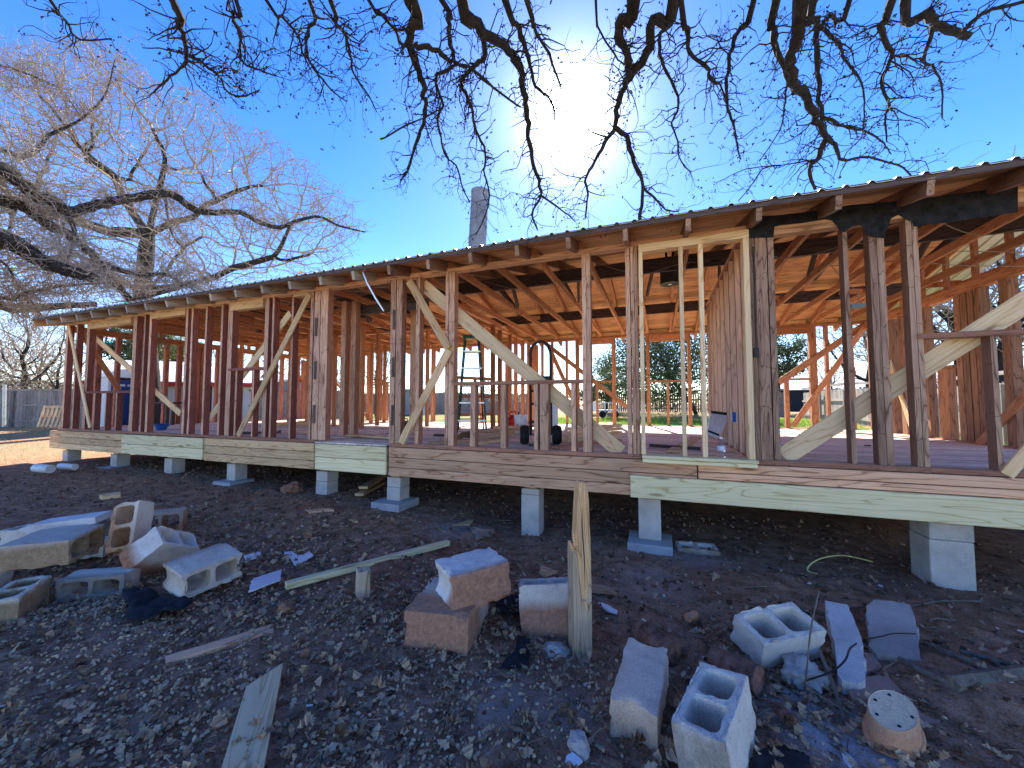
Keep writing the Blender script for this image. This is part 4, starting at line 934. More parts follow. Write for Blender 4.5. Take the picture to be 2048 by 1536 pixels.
# leafy evergreens
def leafy(label, px, py, Z, R_, mat, nclump, nleaf, leaf=.07, trunk_px=None, lean=0, zbase=None, flat=1.0, rseed=1, dens=1.0):
    r = np.random.default_rng(rseed); c = atd(px, py, Z); b = atd(trunk_px[0], trunk_px[1], Z) if trunk_px else V((c.x, c.y, 0)); b.z = gz(b.x, b.y)
    t = thing('evergreen_tree', label, 'tree', b); k = c - b
    sd = [(tuple(b + k * q * .12 + V((lean * math.sin(q), 0, 0))), q - 1) for q in range(6)]
    A = crown_pts(nclump * 3, c, (R_, R_, R_ * flat), r, -.75, .35)
    P, par = colonize(sd, A, R_ * .09, R_ * 1.6, R_ * .12, 70, r)
    big, thin = treemesh(P, par, .012, 2.2, .05, rmax=.28); big.put('trunk', BARK, t, True); thin.put('branches', BARK, t)
    mb = MB(); tips = [V(P[i]) for i in r.choice(np.arange(8, len(P)), min(nclump, len(P) - 9), replace=False)]
    vs_ = []; fs = []
    for p in tips:
        cr = R_ * r.uniform(.08, .17)
        for _ in range(int(nleaf * r.uniform(.5, 1.4))):
            q = np.array(p) + r.normal(size=3) * cr * np.array([1, 1, .7]); a = r.normal(size=3); a /= np.linalg.norm(a); bb_ = np.cross(a, r.normal(size=3)); bb_ /= np.linalg.norm(bb_) + 1e-9
            L = leaf * r.uniform(.6, 1.3); n0 = len(vs_); vs_ += [q - a * L * .5, q + bb_ * L * .28, q + a * L * .5, q - bb_ * L * .28]; fs.append((n0, n0 + 1, n0 + 2, n0 + 3))
    put('crown', mesh('crown', vs_, fs), mat, t, kind='stuff'); return t
leafy('large dark evergreen oak with a leaning dark trunk beyond the back wall', 1320, 715, 25, 4.0, LEAFG, 300, 95, .15, (1392, 830), .1, rseed=2, flat=1.0)
leafy('smaller round evergreen behind the first, low on the left', 1212, 765, 30, 1.9, LEAFG, 90, 70, .15, rseed=4)
leafy('evergreen crown showing right of the dark corner post', 1555, 715, 27, 2.1, LEAFG, 120, 80, .15, rseed=6)
leafy('dark green juniper standing behind the portable toilet', 268, 690, 21, 1.6, LEAFG, 120, 90, .12, rseed=8)
leafy('yellow green bushy tree behind the red trimmed shed', 345, 715, 24, 1.9, LEAFY, 130, 80, .14, rseed=9)
leafy('low dark shrub far beyond the picket fence', 1180, 790, 48, 1.6, LEAFG, 60, 50, .25, rseed=10, flat=.6)
# bare trees
def bare_proto(seed_, H_, W_, na, twig=.0085):
    r = np.random.default_rng(seed_); sd = [((0, 0, H_ * .07 * q), q - 1) for q in range(5)]
    A = crown_pts(na, (0, 0, H_ * .62), (W_, W_, H_ * .42), r, -.8, .3)
    P, par = colonize(sd, A, H_ * .026, H_ * .35, H_ * .028, 120, r); big, thin = treemesh(P, par, twig, 2.5, .035, rmax=H_ * .03); return big.mesh('trunk', True), thin.mesh('crown')
PR = [bare_proto(21, 7, 3.0, 2200), bare_proto(22, 7, 2.5, 1800), bare_proto(23, 7, 3.3, 2200)]
def bare(px, Z, hpx, label, k, group=None, m2=BARKL, yaw=0):
    b = atd(px, 830, Z); b.z = gz(b.x, b.y); ztop = CAM.z + (807 - hpx) * Z / FOC; s_ = (ztop - b.z) / 7.0
    t = thing('bare_tree', label, 'tree', b, 0, group)
    for nm, me_, m_ in (('trunk', PR[k][0], BARK), ('crown', PR[k][1], m2)):
        o = put(nm, me_, m_, t, M.Translation(b) @ M.Rotation(yaw, 4, 'Z') @ M.Scale(s_, 4), kind='stuff' if nm == 'crown' else None)
BT = [(45, 21, 560, 'small bare tree with a thick dark trunk behind the left fence', 0), (-60, 24, 600, 'pale bare tree at the far left edge behind the fence', 2), (20, 33, 660, 'far pale bare tree between the two trunks behind the left fence', 1), (80, 30, 655, 'bushy bare tree low behind the leaning pallet', 2), (-20, 19, 690, 'low tangled bare tree just over the left end of the fence', 1), (400, 34, 690, 'bare tree over the red trimmed shed roof', 0), (620, 36, 700, 'low bare tree right of the grey metal shed', 1), (850, 38, 730, 'faint bare tree far behind the step ladder', 2), (110, 27, 640, 'low bare tree beside the left corner post of the house', 1),
 (470, 30, 650, 'bare tree seen through the left window studs', 1), (560, 26, 655, 'bare tree behind the grey metal shed', 0), (665, 32, 690, 'bare tree seen left of the doorway studs', 2), (752, 28, 655, 'spreading bare tree seen through the doorway', 0), (905, 34, 720, 'slender bare tree behind the green ladder', 1), (985, 36, 720, 'bare tree behind the orange rack', 2), (1095, 26, 735, 'stunted bare tree framed by the hand truck', 1),
 (1665, 27, 700, 'slim bare tree in front of the long white roof', 1), (1740, 20, 560, 'tall bare tree behind the right back corner', 0), (1835, 15, 420, 'tall bare tree over the right fence with a crooked pale trunk', 2), (1925, 13, 380, 'tall bare tree beyond the triple studs of the right wall', 0), (2010, 11.5, 330, 'nearest tall bare tree past the right wall', 1), (2090, 13, 300, 'bare tree at the right edge of the yard', 2), (1885, 20, 690, 'pale tangled bush rising over the right fence', 2), (1790, 26, 600, 'bare tree behind the right fence seen past the wide double stud', 1)]
for i, a in enumerate(BT): bare(a[0], a[1], a[2], a[3], a[4], 'bare winter trees around the yard', yaw=i * 1.9)
# far scrub along the horizon
mb = MB(); r = np.random.default_rng(31); vs_ = []; fs = []
for k in range(34000):
    left = r.random() < .32; px = r.uniform(-260, 200) if left else r.uniform(-200, 2250); Z = r.uniform(27, 40) if left else r.uniform(50, 95); p = atd(px, 807, Z); h = (4.6 if left else 4.2) * (0.55 + .45 * NZ.noise((p.x * .08, p.y * .08, 0))) * r.random() ** .7 + .2
    q = np.array((p.x, p.y, gz(p.x, p.y) + h)); a = r.normal(size=3); a /= np.linalg.norm(a); b_ = np.cross(a, r.normal(size=3)); b_ /= np.linalg.norm(b_) + 1e-9
    L = (.5 if left else .7) * r.uniform(.5, 1.3); n0 = len(vs_); vs_ += [q - a * L * .5, q + b_ * L * .08, q + a * L * .5, q - b_ * L * .08]; fs.append((n0, n0 + 1, n0 + 2, n0 + 3))
put('distant_scrub', mesh('distant_scrub', vs_, fs), leafmat('scrub_twig', (.07, .06, .045), (.22, .18, .13), 0), label='low grey brown scrub along the horizon', cat='scrub', kind='stuff')
# grass
def blades(name, n, fn, mat, h, label, seed_):
    r = np.random.default_rng(seed_); vs_ = []; fs = []
    while len(fs) < n:
        x, y = fn(r)
        if NZ.noise((x * .7, y * .7, 5)) < r.uniform(-.5, .35): continue
        z = gs(x, y); an = r.uniform(0, 6.28); hh = h * r.uniform(.4, 1.3); le = r.normal(size=2) * hh * .5; w_ = hh * .09; n0 = len(vs_)
        dx, dy = math.cos(an) * w_, math.sin(an) * w_
        vs_ += [(x - dx, y - dy, z - .005), (x + dx, y + dy, z - .005), (x + le[0], y + le[1], z + hh)]; fs.append((n0, n0 + 1, n0 + 2))
    put(name, mesh(name, vs_, fs), mat, label=label, cat='grass', kind='stuff')
blades('green_grass', 46000, lambda r: (r.uniform(-8, 6.8), 9.9 + 13 * r.random() ** 1.5), GRASSM, .13, 'bright green winter grass on the back lawn', 3)
blades('dry_grass', 16000, lambda r: (-11.4 - 14 * r.random() ** 1.3, r.uniform(-1, 11)), DRYM, .05, 'short dry straw coloured lawn at the left of the house', 4)
# ================================================================ LOOSE BLOCKS
def block_mesh(L, W_, H_, mode, seed_, rough=.0055, chip=0):
    """two-core block, cores along local Z; mode: cores / solid / frog (concave end)"""
    bm = bmesh.new(); wl = .03
    if mode != 'solid':
        xs = [-L / 2, -L / 2 + wl * 1.05, -wl / 2, wl / 2, L / 2 - wl * 1.05, L / 2]; ys = [-W_ / 2, -W_ / 2 + wl, W_ / 2 - wl, W_ / 2]
        g = {}
        for z in (0, 1):
            for i, x in enumerate(xs):
                for j, y in enumerate(ys): g[i, j, z] = bm.verts.new((x, y, (z - .5) * H_))
        hole = {(1, 1), (3, 1)}
        for i in range(5):
            for j in range(3):
                if (i, j) in hole: continue
                for z in (0, 1):
                    q = [g[i, j, z], g[i + 1, j, z], g[i + 1, j + 1, z], g[i, j + 1, z]]; bm.faces.new(q if z else q[::-1])
        for i in range(5):
            bm.faces.new((g[i, 0, 0], g[i + 1, 0, 0], g[i + 1, 0, 1], g[i, 0, 1])); bm.faces.new((g[i + 1, 3, 0], g[i, 3, 0], g[i, 3, 1], g[i + 1, 3, 1]))
        for j in range(3):
            bm.faces.new((g[0, j + 1, 0], g[0, j, 0], g[0, j, 1], g[0, j + 1, 1])); bm.faces.new((g[5, j, 0], g[5, j + 1, 0], g[5, j + 1, 1], g[5, j, 1]))
        vert_e = []
        for (i, j) in hole:
            c = [(i, j), (i + 1, j), (i + 1, j + 1), (i, j + 1)]
            for a, b in zip(c, c[1:] + c[:1]): bm.faces.new((g[b[0], b[1], 0], g[a[0], a[1], 0], g[a[0], a[1], 1], g[b[0], b[1], 1]))
            for a in c:
                e = bm.edges.get((g[a[0], a[1], 0], g[a[0], a[1], 1])); vert_e.append(e)
        bmesh.ops.bevel(bm, geom=vert_e, offset=min(.026, W_ * .14), segments=2, affect='EDGES', profile=.5)
    else:
        bmesh.ops.create_cube(bm, size=1); bmesh.ops.scale(bm, vec=(L, W_, H_), verts=bm.verts)
    if mode == 'frog' or mode == 'solid':
        pass
    bmesh.ops.recalc_face_normals(bm, faces=bm.faces)
    sharp = [e for e in bm.edges if e.calc_face_angle(0) > .9]
    bmesh.ops.bevel(bm, geom=sharp, offset=.005, segments=2, affect='EDGES', profile=.6)
    bmesh.ops.triangulate(bm, faces=[f for f in bm.faces if len(f.verts) > 4])
    for _ in range(5):
        le = [e for e in bm.edges if e.calc_length() > .03]
        if not le or len(bm.faces) > 9000: break
        bmesh.ops.subdivide_edges(bm, edges=le, cuts=1, use_grid_fill=True)
        bmesh.ops.triangulate(bm, faces=[f for f in bm.faces if len(f.verts) > 4])
    bm.normal_update()
    for v in bm.verts:
        p = v.co; n_ = NZ.noise((p.x * 22 + seed_ * 9, p.y * 22, p.z * 22)) * rough + NZ.noise((p.x * 70, p.y * 70 + seed_, p.z * 70)) * rough * .6
        e = sum(abs(abs(q) - h_ / 2) < .012 for q, h_ in ((p.x, L), (p.y, W_), (p.z, H_)))
        if e >= 2: n_ -= max(0, NZ.noise((p.x * 16 + 3, p.y * 16 + seed_, p.z * 16))) * .02 * (1 + chip)
        v.co = p + v.normal * n_
    if mode == 'groove':
        pass
    me_ = bpy.data.meshes.new('block'); bm.to_mesh(me_); bm.free(); me_.polygons.foreach_set('use_smooth', [True] * len(me_.polygons))
    try: me_.set_sharp_from_angle(angle=.6)
    except Exception: pass
    return me_
def frog_end(me_, L, depth=.022, ends=(-1, 1)):
    for v in me_.vertices:
        for e in ends:
            if v.co.x * e > L / 2 - .02:
                w_ = me_['wy'] if 'wy' in me_ else .19
                f_ = max(0, 1 - (abs(v.co.y) / (w_ * .33)) ** 4); v.co.x -= e * depth * f_
    return me_
TANS = (.56, .38, .22); REDS = (.48, .23, .135); G0 = (.78, .66, .53)
def R3(rows): return M(rows).to_4x4()
def block(label, dims, loc, R, mode='cores', base=G0, stain=None, axis=(0, 0, 1), lo=-.05, hi=.05, amount=.85, frog=None, seed_=1, group='loose concrete blocks on the ground', chip=0, sink=0):
    me_ = block_mesh(*dims, mode, seed_, chip=chip); me_['wy'] = dims[1]
    if frog: frog_end(me_, dims[0], .022, frog)
    mt = concrete('block_concrete', base, stain, axis, lo, hi, amount)
    m_ = R3(R) if not isinstance(R, (int, float)) else M.Rotation(math.radians(R), 4, 'Z')
    m_.translation = V(loc) - V((0, 0, sink)); return put('concrete_block', me_, mt, None, m_, label, 'concrete block', group)
def up(yaw, pos, dims, order):
    """block resting flat: dims given as (along, across, up); order says which of them carry local x,y,z"""
    R = M.Rotation(math.radians(yaw), 3, 'Z'); ax = [V((1, 0, 0)), V((0, 1, 0)), V((0, 0, 1))]
    cols = [R @ ax[i] for i in order]
    if cols[0].cross(cols[1]).dot(cols[2]) < 0: cols[1] = -cols[1]
    m_ = M(cols).transposed(); return tuple(dims[i] for i in order), (pos[0], pos[1], pos[2] + dims[2] / 2), [list(q) for q in m_]
block('long tan block lying at the left edge, two dark cores facing right', (.39, .19, .418), (-4.531, 1.616, .282), [[-.6185, .0013, .7858], [.785, -.0447, .6179], [.0359, .999, .0266]], stain=(.42, .27, .145), axis=(0, -1, 0), lo=-.12, hi=-.05, amount=.95, base=(0.67,0.59,0.51), seed_=1)
d, l, R = up(50.4, (-4.121, 1.302, -.01), (.19, .393, .172), (1, 0, 2)); block('tan and grey block at the lower left edge with its cores facing up', d, l, R, stain=(.42, .27, .145), axis=(0, 0, -1), lo=-.09, hi=-.06, amount=.95, seed_=2)
d, l, R = up(34, (-3.993, 1.675, -.02), (.417, .179, .161), (0, 2, 1)); block('grey block half buried in leaves with two dark cores facing the camera', d, l, R, base=(0.63,0.55,0.46), stain=(.26, .22, .19), axis=(0, 0, -1), lo=.02, hi=.09, seed_=3)
block('upright stained block standing on end at the top of the pile', (.39, .19, .178), (-4.206, 1.944, .376), [[-.3273, -.8447, .4234], [.2409, -.5079, -.827], [.9137, -.1687, .3698]], stain=(.50, .28, .14), axis=(-.5, .9, .5), lo=-.12, hi=.10, amount=1.0, seed_=4, chip=1)
block('smooth pale block tilted across the middle of the pile', (.39, .19, .304), (-3.911, 2.017, .182), [[.2505, .7825, .57], [-.8618, -.088, .4995], [.441, -.6164, .6524]], base=(0.79,0.69,0.61), stain=(.44,.2,.11), axis=(0, 0, -1), lo=.0, hi=.09, amount=1.0, seed_=5)
block('pale brown grey block at the right of the pile with large open cores', (.39, .19, .292), (-3.251, 1.949, .165), [[.1356, .1085, .9848], [.9881, -.0874, -.1264], [.0724, .9902, -.1191]], base=(0.67,0.56,0.45), stain=(.36,.2,.15), axis=(0, 0, -1), lo=.05, hi=.15, frog=(-1, 1), seed_=6, chip=.6)
d, l, R = up(48.5, (-4.97, 2.56, .06), (.38, .188, .216), (0, 2, 1)); block('rust brown block behind the upright one in the pile', d, l, R, base=(0.52,0.38,0.28), stain=(.42, .2, .1), axis=(0, 1, 0), lo=-.05, hi=.06, seed_=7)
d, l, R = up(35, (-4.95, 1.95, .03), (.42, .2, .14), (0, 2, 1)); block('grey block wedged under the long tan one', d, l, R, seed_=8, base=(0.67,0.60,0.52))
d, l, R = up(20, (-5.25, 1.75, .12), (.4, .2, .19), (0, 1, 2)); block('grey block at the left edge, mostly hidden behind the long tan one', d, l, R, seed_=9, base=(0.67,0.60,0.52))
d, l, R = up(20, (-5.0, 1.35, -.02), (.4, .2, .15), (0, 1, 2)); block('pale block tucked low at the left edge beneath the long tan one', d, l, R, seed_=10, base=(0.70,0.62,0.53), stain=TANS, axis=(0, 0, -1), lo=0, hi=.1)
mb = MB(); mb.prism([atd(a, b, 3.3) for a, b in ((32, 1060), (62, 1051), (190, 1034), (191, 1047), (150, 1056), (70, 1072))], FH * .14 + V((0, 0, .02))); o = mb.put('concrete_slab', concrete('slab_concrete', (.62,.6,.6)), label='broken grey slab lying on the back of the left block pile', cat='concrete slab'); fixn(o.data); recentre(o)
d, l, R = up(9.2, (-1.228, 2.13, .03), (.381, .435, .215), (0, 1, 2)); block('dirt red block lying flat under the tilted one, left of the post', d, l, R, 'solid', base=(0.64,0.56,0.48), stain=REDS, axis=(0, -1, -.25), lo=-.10, hi=.03, amount=.95, seed_=11, chip=1.2)
block('dirt red block leaning on top of the lower one, with a white worn edge', (.39, .218, .296), (-1.115, 2.216, .326), [[.6257, -.0217, .7798], [.7796, -.0183, -.626], [.0279, .9996, .0054]], 'solid', base=(0.84,0.75,0.66), stain=REDS, axis=(0, -.35, 1), lo=.05, hi=.11, amount=.97, frog=(-1,), seed_=12, chip=1)
block('block standing upright behind the post, grey on top and red below', (.39, .17, .301), (-.659, 2.414, .14), [[.9563, -.2616, -.1307], [.2811, .9455, .1642], [.0806, -.1938, .9777]], base=(0.67,0.59,0.51), stain=REDS, axis=(0, 0, -1), lo=-.07, hi=-.01, amount=.95, seed_=13)
block('clean blue grey block lying at the right with two square cores facing up', (.39, .21, .175), (.582, 2.566, .145), [[.8535, -.5159, .0735], [.5151, .8138, -.2693], [.0791, .2677, .9603]], base=(0.74,0.65,0.55), seed_=14)
block('pale block at the bottom edge with two square cores facing up', (.39, .19, .215), (.185, 1.764, .150), [[.344, -.9274, -.1472], [.9369, .3494, -.0121], [.0627, -.1337, .989]], base=(0.79,0.68,0.57), stain=(.34, .28, .23), axis=(-1, 0, 0), lo=.17, hi=.19, amount=.8, seed_=15)
block('smooth pinkish grey block lying on its side left of the bottom one', (.39, .19, .175), (-.101, 1.881, .138), [[.1272, -.9918, .0146], [.9836, .1242, -.131], [.1281, .031, .9913]], 'solid', base=(0.70,0.53,0.41), stain=(.38, .30, .24), axis=(-1, 0, -.4), lo=.15, hi=.2, amount=.7, frog=(-1, 1), seed_=16)
d, l, R = up(6, (.306, 4.12, -.03), (.357, .21, .095), (0, 1, 2)); d = (d[0], d[1], d[2]); block('tan edged block sunk in the dirt beside the right footing', d, l, R, stain=(.26, .19, .12), axis=(0, -1, 0), lo=.06, hi=.1, seed_=17)
# ================================================================ BROKEN SLABS, ROCKS, POT, CANS
def slab(name, label, px, thick, mat, cat, lift=.0, tilt=0.0, seed_=0, group=None):
    r = np.random.default_rng(seed_); P = [gp(a, b) for a, b in px]; c = sum(P, V()) / len(P); Q = []
    for p in P: Q.append(V((p.x, p.y, c.z + lift + (p.y - c.y) * tilt)))
    # subdivide the outline so broken edges are uneven
    E_ = []
    for a, b in zip(Q, Q[1:] + Q[:1]):
        n = max(1, int((b - a).length / .03))
        for k in range(n):
            q = a.lerp(b, k / n); E_.append(q + V((r.normal() * .004, r.normal() * .004, 0)) if k else q)
    bm = bmesh.new(); vs_ = [bm.verts.new(q) for q in E_]; f = bm.faces.new(vs_); bmesh.ops.recalc_face_normals(bm, faces=[f])
    if f.normal.z < 0: f.normal_flip()
    ex = bmesh.ops.extrude_face_region(bm, geom=[f]); tv = [v for v in ex['geom'] if isinstance(v, bmesh.types.BMVert)]
    bmesh.ops.translate(bm, verts=tv, vec=(0, 0, -thick)); bmesh.ops.recalc_face_normals(bm, faces=bm.faces)
    if mat in (STONE,) or 'concrete' in mat.name:
        bmesh.ops.bevel(bm, geom=[e for e in bm.edges if e.calc_face_angle(0) > 1.0], offset=min(.006, thick * .2), segments=1, affect='EDGES')
    bmesh.ops.triangulate(bm, faces=[f for f in bm.faces if len(f.verts) > 4])
    me_ = bpy.data.meshes.new(name); bm.to_mesh(me_); bm.free()
    return recentre(put(name, me_, mat, label=label, cat=cat, group=group))
def c6(pts, s_=4.953, o=(1600, 1220)): return [(o[0] + a / s_, o[1] + b / s_) for a, b in pts]
SL1 = concrete('slab_pale', (.62,.58,.56)); SL2 = concrete('slab_dirty', (.54,.48,.43), (.34,.27,.21), (.3, -1, 0), -.05, .15, .6)
slab('concrete_chunk', 'long broken concrete chunk with a rough left side beside the clean block', c6([(255, 150), (480, 195), (550, 330), (620, 480), (655, 840), (600, 865), (420, 835), (380, 780), (360, 600), (310, 360)]), .10, SL1, 'concrete chunk', .10, .12, 1)
slab('concrete_slab', 'thin dirty concrete slab lying flat at the right', c6([(660, 95), (735, 40), (920, 60), (1095, 100), (1150, 240), (1180, 430), (1210, 620), (940, 580), (760, 540), (690, 470)]), .07, SL2, 'concrete slab', .075, .04, 2)
REDST = concrete('reddish_stone', (.42,.25,.19)); slab('flat_stone', 'flat reddish stone behind the clay pot', c6([(480, 870), (660, 730), (880, 725), (1010, 890), (930, 960), (520, 945)]), .05, REDST, 'stone', .035, 0, 3)
slab('flat_stone', 'flat pinkish stone right of the clay pot', c6([(1090, 940), (1200, 960), (1390, 1090), (1380, 1200), (1180, 1170)]), .04, REDST, 'stone', .03, 0, 4)
slab('flat_stone', 'flat brown stone between the concrete chunk and the thin slab', c6([(640, 490), (730, 510), (810, 630), (650, 670)]), .05, REDST, 'stone', .04, 0, 5)
def rock(label, px, py, w_, h_, mat, seed_, lump=.35, name='rock', d_=None, lift=0):
    p = gp(px, py); r = np.random.default_rng(seed_); bm = bmesh.new(); bmesh.ops.create_icosphere(bm, subdivisions=4, radius=1)
    for v in bm.verts:
        q = v.co.normalized(); k = 1 + lump * NZ.noise((q.x * 1.4 + seed_, q.y * 1.4, q.z * 1.4)) + lump * .55 * NZ.noise((q.x * 4, q.y * 4 + seed_, q.z * 4)) + lump * .3 * NZ.noise((q.x * 11, q.y * 11, q.z * 11 + seed_))
        v.co = V((q.x * w_ / 2 * k, q.y * (d_ or w_ * .8) / 2 * k, q.z * h_ / 2 * k))
    me_ = bpy.data.meshes.new(name); bm.to_mesh(me_); bm.free(); me_.polygons.foreach_set('use_smooth', [True] * len(me_.polygons))
    return put(name, me_, mat, None, M.Translation((p.x, p.y, gs(p.x, p.y) + h_ * .3 + lift)) @ M.Rotation(PSI + seed_, 4, 'Z'), label, 'rock')
rock('pale crumbly lump of rubble in front of the clean block', 1608, 1358, .19, .13, STONE, 1, .55)
rock('grey stone at the bottom edge below the smooth block', 1158, 1505, .10, .09, concrete('grey_stone', (.5,.44,.4)), 2, .25)
CLOD = concrete('red_clay_clod', (.34,.17,.1)); rock('red clay clod right of the brown board', 570, 1228, .10, .08, CLOD, 3, .5); rock('small red clay clod below the brown board', 612, 1314, .055, .05, CLOD, 4, .4); rock('round red clay ball beside the small clod', 640, 1320, .04, .04, CLOD, 5, .15)
rock('pale flat rock under the post foot', 1112, 1302, .14, .05, STONE, 6, .4); rock('lump of clay near the doorway pier', 585, 985, .22, .17, CLOD, 7, .5); rock('brown dirt clump left of the tall pier', 965, 1078, .25, .08, concrete('dirt_clump', (.26,.19,.15)), 8, .6)
rock('small pebbly lump beside the flat white tile', 586, 1170, .08, .05, STONE, 9, .4)
# upside-down oval clay pot
def pot():
    pc = gp(1787, 1486); z = gs(pc.x, pc.y); Rr = M.Rotation(math.radians(14), 3, RT) @ M.Rotation(math.radians(-12), 3, FH) ; Rz = M.Rotation(PSI + .5, 3, 'Z')
    S = M.Scale(1.0, 3) ; k = .090
    t = thing('clay_pot', 'oval terracotta pot turned upside down beside the pale slab', 'flower pot', (pc.x, pc.y, z))
    def el(prof, seg=40): 
        mb = MB()
        for r_, h in prof:
            for q in range(seg):
                th = 2 * math.pi * q / seg; mb.v.append(V((pc.x, pc.y, z)) + Rr @ (Rz @ V((r_ * 1.12 * math.cos(th), r_ * .82 * math.sin(th), h))))
        for i in range(len(prof) - 1):
            for q in range(seg):
                A = i * seg; w_ = (q + 1) % seg; mb.f.append((A + q, A + w_, A + seg + w_, A + seg + q))
        return mb
    mb = el([(k * 1.16, 0), (k * 1.2, .005), (k * 1.2, .045), (k * 1.14, .052), (k * 1.05, .053), (k * .97, .145), (k * .95, .155), (k * .93, .158)]); mb.put('body', TERRA, t, True)
    mb = el([(k * .93, .158), (k * .90, .156), (k * .45, .155), (k * .01, .155)]); mb.put('base', concrete('pot_base', (.88, .68, .46), (.6, .45, .33), (1, .3, 0), -.05, .08, .5, .1), t)
    for th in (.6, 1.6, 2.6, 3.9, 5.0):
        mb = MB(); mb.lathe([(.006, .1555), (.006, .1565)], 10, (0, 0, 0)); mb.v = [V((pc.x, pc.y, z)) + Rr @ (Rz @ (v + V((k * .8 * math.cos(th), k * .58 * math.sin(th), .0005)))) for v in mb.v]; mb.put('drain_hole', BLACK, t)
pot()
def can(label, a, b, Za, Zb, ra, rb, mat=RUST):
    p = atd(*a, Za); q = atd(*b, Zb); d_ = (q - p).normalized()
    t = thing('tin_can', label, 'tin can', (p + q) / 2 - V((0, 0, ra)))
    mb = MB(); mb.tube([p, p.lerp(q, .03), p.lerp(q, .5), q], [ra * .96, ra, (ra + rb) / 2, rb], 28); mb.put('body', mat, t, True)
    mb = MB(); mb.tube([q - d_ * .006, q - d_ * .003, q + d_ * .004, q + d_ * .006], [rb, rb * 1.05, rb * 1.05, rb * .98], 28, False); mb.tube([q + d_ * .001, q + d_ * .0025], [rb * .97, rb * .97], 28); mb.put('rim', mat, t, True)
def gd(px, py, up_):
    z = .05
    for _ in range(6):
        p = atz(px, py, z); z = gs(p.x, p.y) + up_
    return (p - CAM).dot(FW)
can('wide rusty can lying behind the smooth pinkish block', (1292, 1264), (1341, 1308), gd(1292, 1270, .06), gd(1341, 1312, .055), .062, .066)
can('long rusty can lying between the two cored blocks', (1424, 1312), (1517, 1360), gd(1424, 1320, .06), gd(1517, 1372, .05), .05, .062)
can('small rusty can at the edge of the pale ash patch', (1556, 1415), (1582, 1442), gd(1556, 1422, .025), gd(1582, 1448, .025), .025, .026)
can('little clay cup lying on its side beyond the rusty cans', (1391, 1228), (1376, 1236), gd(1391, 1235, .025), gd(1376, 1242, .025), .024, .026, TERRA)
can('pale pipe offcut lying on the dirt at the far left', (71, 936), (101, 938), gd(71, 942, .06), gd(101, 944, .06), .065, .065, PVC)
can('short pipe offcut lying near the second left pier', (120, 932), (150, 934), gd(120, 937, .05), gd(150, 938, .05), .05, .05, PVC)
# ================================================================ TIMBER ON THE GROUND
def ground_board(label, a, b, w_, t_, mat, rot=0, lift=.0, name='lumber_board', ch=.003, cat='board', group=None):
    p = gp(*a); q = gp(*b); p.z = gs(p.x, p.y) + t_ / 2 + lift; q.z = gs(q.x, q.y) + t_ / 2 + lift
    return board(name, p, q, w_, t_, (0, 0, 1), mat, None, ch, label=label, cat=cat, group=group)
ground_board('pale green treated stick lying behind the short stake', (571, 1187), (897, 1096), .062, .045, W_GRN, lift=.035)
def tilted_plank(name, label, px, z0, z1, t_, mat):
    P = [gp(*q, dz=h) for q, h in zip(px, (z1, z1, z0, z0))]; ax = ((P[0] - P[3]) + (P[1] - P[2])).normalized(); c = sum(P, V()) / 4
    n_ = (P[1] - P[2]).cross(P[3] - P[2]).normalized()
    if n_.z < 0: n_ = -n_
    m_ = frame(ax, n_, c); iv = m_.inverted(); mb = MB(); L = [iv @ p for p in P]; L = [V((q.x, q.y, 0)) for q in L]; mb.prism(L, (0, 0, -t_)); return put(name, fixn(mb.mesh(name)), mat, None, m_, label, 'board')
tilted_plank('lumber_board', 'pale board with an angled cut end leaning out of the bottom edge', [(566, 1326), (493, 1371), (432, 1570), (522, 1560)], .03, .045, .036, W_NEW)
tilted_plank('lumber_board', 'short brown board lying among the leaves at the lower left', [(546, 1247), (547, 1262), (331, 1323), (331, 1312)], .02, .02, .03, W_BRN)
slab('lumber_scrap', 'weathered broken board lying right of the broken post', [(1165, 1175), (1208, 1177), (1234, 1193), (1180, 1188)], .02, W_BRN, 'board', .03, 0, 11)
slab('lumber_scrap', 'weathered board end lying behind the upright block', [(1082, 1139), (1116, 1149), (1090, 1158), (1078, 1150)], .02, W_BRN, 'board', .03, 0, 12)
slab('lumber_scrap', 'thin brown board lying near the left green rim', [(610, 1022), (664, 1021), (668, 1026), (618, 1030)], .02, W_BRN, 'board', .03, 0, 13)
slab('lumber_scrap', 'small yellow wood chip in front of the tall pier', [(906, 1053), (934, 1045), (946, 1046), (938, 1056)], .02, W_SPL, 'board', .03, 0, 14)
slab('lumber_scrap', 'tiny pointed wood offcut in the middle of the bare dirt', [(698, 1044), (712, 1041), (716, 1048), (708, 1049)], .02, W_SPL, 'board', .03, 0, 15)
slab('lumber_scrap', 'tan board end lying behind the left block pile', [(198, 997), (240, 988), (241, 997), (202, 1003)], .04, W_TAN, 'board', .05, 0, 16)
for i, (a, b, lab) in enumerate((((726, 990), (768, 962), 'upper short tan board sticking out beside the doorway pier'), ((718, 996), (762, 972), 'lower short tan board sticking out beside the doorway pier'))):
    ground_board(lab, a, b, .12, .035, W_TAN, lift=.08 - .05 * i, group='boards under the doorway rim')
p = gp(616, 1075); mb = MB(); R_ = M.Rotation(PSI + .4, 3, 'Z'); mb.box((p.x, p.y, gs(p.x, p.y) + .03), (.075, .05, .07), R_ @ M.Rotation(.2, 3, 'X')); recentre(mb.put('wood_block', wood('rust_streaked_wood', (.45, .3, .18), (.36, .17, .08), (.2, .08, .04)), label='small cut wood block sitting on the dirt left of the green stick', cat='wood block'))
